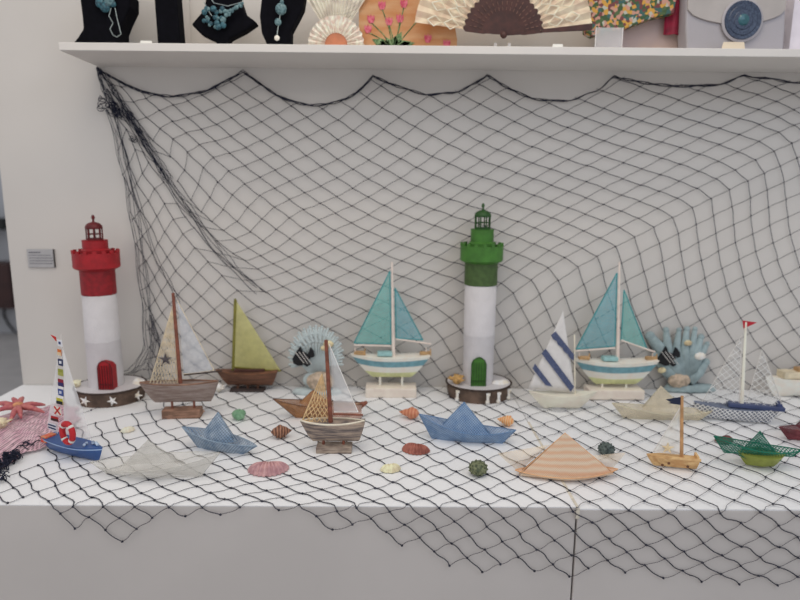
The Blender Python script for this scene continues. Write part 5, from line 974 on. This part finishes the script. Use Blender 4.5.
for a1 in range(14, 172, 12):
    q = math.radians(a1)
    for rad in (50, 66):
        c_ = Vector((cx+math.cos(q)*rad*k_, -0.006, cz+math.sin(q)*rad*k_)); e1 = Vector((math.cos(q), 0, math.sin(q)))*7*k_; e2 = Vector((-math.sin(q), 0, math.cos(q)))*4.6*k_
        dm_.tube([c_+e1, c_+e2, c_-e1, c_-e2, c_+e1], 0.0016, 4)
dm_.build('lace_diamonds', mat('lace_cord', (222, 210, 190), 0.8, 0.05), r)
g = MB(); a1 = Vector((cx+36*k_, -0.004, cz+0.012)); b1 = Vector((cx+83*k_, -0.004, cz+0.026)); g.prism([(a1.x, a1.z-0.006), (b1.x, b1.z-0.012), (b1.x, b1.z+0.006), (a1.x, a1.z+0.003)], -0.008, -0.003); g.build('guard_stick', brf, r)
st = MB(); st.box((cx, 0.012, 0.003), (0.10, 0.03, 0.006)); st.box((cx-0.02, 0.006, 0.012), (0.008, 0.004, 0.022)); st.box((cx+0.02, 0.006, 0.012), (0.008, 0.004, 0.022)); st.build('clear_holder', sheer('clear_plastic', (222, 222, 224), 0.3), r)

P = shelf_at(607, -0.12); r = thing('flowered_cloth', 'bright flower-printed cloth over a clear plastic stand', 'cloth', P); L = Frame(P).L
fl, nt, b0 = newmat('flower_print'); tc = nt.nodes.new('ShaderNodeTexCoord'); vo = nt.nodes.new('ShaderNodeTexVoronoi'); vo.inputs['Scale'].default_value = 110
nt.links.new(tc.outputs['Object'], vo.inputs['Vector']); sp = nt.nodes.new('ShaderNodeSeparateColor'); nt.links.new(vo.outputs['Color'], sp.inputs[0]); rp = nt.nodes.new('ShaderNodeValToRGB'); rp.color_ramp.interpolation = 'CONSTANT'
cs = [(0, (52, 72, 44)), (0.2, (170, 128, 56)), (0.34, (164, 122, 106)), (0.5, (48, 80, 76)), (0.64, (96, 52, 52)), (0.8, (150, 152, 140)), (0.88, (66, 84, 52))]
while len(rp.color_ramp.elements) < len(cs): rp.color_ramp.elements.new(0.5)
for e, (p_, c_) in zip(rp.color_ramp.elements, cs): e.position = p_; e.color = rgb(*c_)
nt.links.new(sp.outputs[0], rp.inputs[0]); nt.links.new(rp.outputs[0], b0.inputs['Base Color']); b0.inputs['Roughness'].default_value = 0.8
zf2 = lambda y: L(607, y)[1]-L(607, 46)[1]
poly = [(585, 24), (592, 28), (605, 24), (622, 21), (640, 14), (652, 9), (672, 5), (676, -20), (584, -20)]
mb = MB(); mb.prism([(L(x, y)[0], zf2(y)) for x, y in poly], -0.02, 0.02); mb.build('printed_cloth', fl, r, bevel=0.003)
cp = sheer('clear_plastic', (222, 222, 224), 0.3)
a1, b1 = L(593, 40)[0], L(619.5, 40)[0]; zt = zf2(20); st = MB(); st.box(((a1+b1)/2, -0.022, zt/2), (b1-a1, 0.002, zt)); st.build('clear_stand', cp, r)
ed = MB(); ed.box((a1, -0.022, zt/2), (0.002, 0.003, zt)); ed.box((b1, -0.022, zt/2), (0.002, 0.003, zt)); ed.build('stand_edges', mat('plastic_edge', (196, 192, 190), 0.3, 0.02), r)
P = shelf_at(650, -0.06); r = thing('mauve_box', 'plain mauve-grey box behind the flower-printed cloth', 'box', P); L = Frame(P).L
a1, b1 = L(600, 40)[0], L(684, 40)[0]; MB().box(((a1+b1)/2, 0, 0.075), (b1-a1, 0.07, 0.15)).build('body', mat('mauve', (150, 134, 132), 0.8, 0.08, 6, (164, 142, 130)), r, bevel=0.002)
MB().box(((a1+b1)/2, 0, 0.151), (b1-a1+0.004, 0.074, 0.01)).build('lid', mat('mauve_lid', (140, 124, 124), 0.8, 0.05), r, bevel=0.002)
P = shelf_at(674, -0.115); L = Frame(P).L; zc = L(674, 24)[1]
cm_ = MB(); cm_.grid(lambda u, v: (L(665, 20)[0]+0.055*u, 0.006*math.sin(u*9), 0.17-(0.17-(L(674, 24)[1]-L(674, 46)[1]))*v), 10, 6)
tag(cm_.build('crimson_scarf', mat('crimson', (140, 24, 52), 0.6, 0.2, 30, br=1.2), solid=0.003), 'crimson scarf end hanging beside the grey handbag', 'scarf', None, P)

P = shelf_at(731, -0.13); r = thing('handbag', 'grey-beige handbag with a round navy medallion on its flap', 'bag', P); L = Frame(P).L
zb = L(731, 46)[1]; q = lambda x, y: (L(x, y)[0], max(0, L(x, y)[1]-zb)); bagm = mat('greige_leather', (142, 138, 140), 0.6, 0.08, 8, (146, 142, 146), bump=0.2)
MB().prism([q(683, 46), q(682, 20), q(683, -25), q(781, -25), q(780, 20), q(778, 46)], -0.03, 0.03).build('body', bagm, r, bevel=0.006)
fp = [q(683, -25)]+[q(683+96*t, 3+14.5*math.sin(PI*t)**0.55) for t in [k/20 for k in range(21)]]+[q(781, -25)]
MB().prism(fp, -0.036, -0.031).build('flap', mat('greige_flap', (154, 148, 144), 0.6, 0.06, 8), r, bevel=0.001)
ctr = q(736, 14); k_ = 1/327
for nm_, prof, mm in (('medallion_rim', [(0.0, 0.0), (19.5*k_, 0), (19.5*k_, 0.004), (18*k_, 0.006), (0, 0.006)], bagm), ('medallion', [(0, 0.005), (17.5*k_, 0.005), (17*k_, 0.009), (14*k_, 0.0075), (13*k_, 0.0095), (9*k_, 0.0085), (8*k_, 0.0105), (0, 0.0105)], mat('navy_beads', (34, 42, 60), 0.4, 0.4, 200, (56, 66, 84))), ('medallion_stone', [(0, 0.010), (5.5*k_, 0.010), (4*k_, 0.013), (0.001, 0.0145)], mat('teal_stone', (44, 84, 92), 0.2, 0.2))):
    o = MB().lathe(prof, 32).build(nm_, mm, r, smooth=False); o.rotation_euler = (PI/2, 0, 0); o.location = (ctr[0], -0.035, ctr[1])
sb = MB(); sb.tube([(L(684, 0)[0], 0, 0.12), (L(690, 0)[0], 0, 0.22), (L(731, 0)[0], 0, 0.30), (L(772, 0)[0], 0, 0.22), (L(780, 0)[0], 0, 0.12)], 0.005, 8); sb.build('strap', bagm, r)
P = shelf_at(795, -0.10); o = MB().box((0.03, 0, 0.09), (0.12, 0.05, 0.18)).build('white_box', mat('lavender_white', (196, 190, 196), 0.7, 0.04)); tag(o, 'lavender-white box at the right edge of the shelf', 'box', None, P)
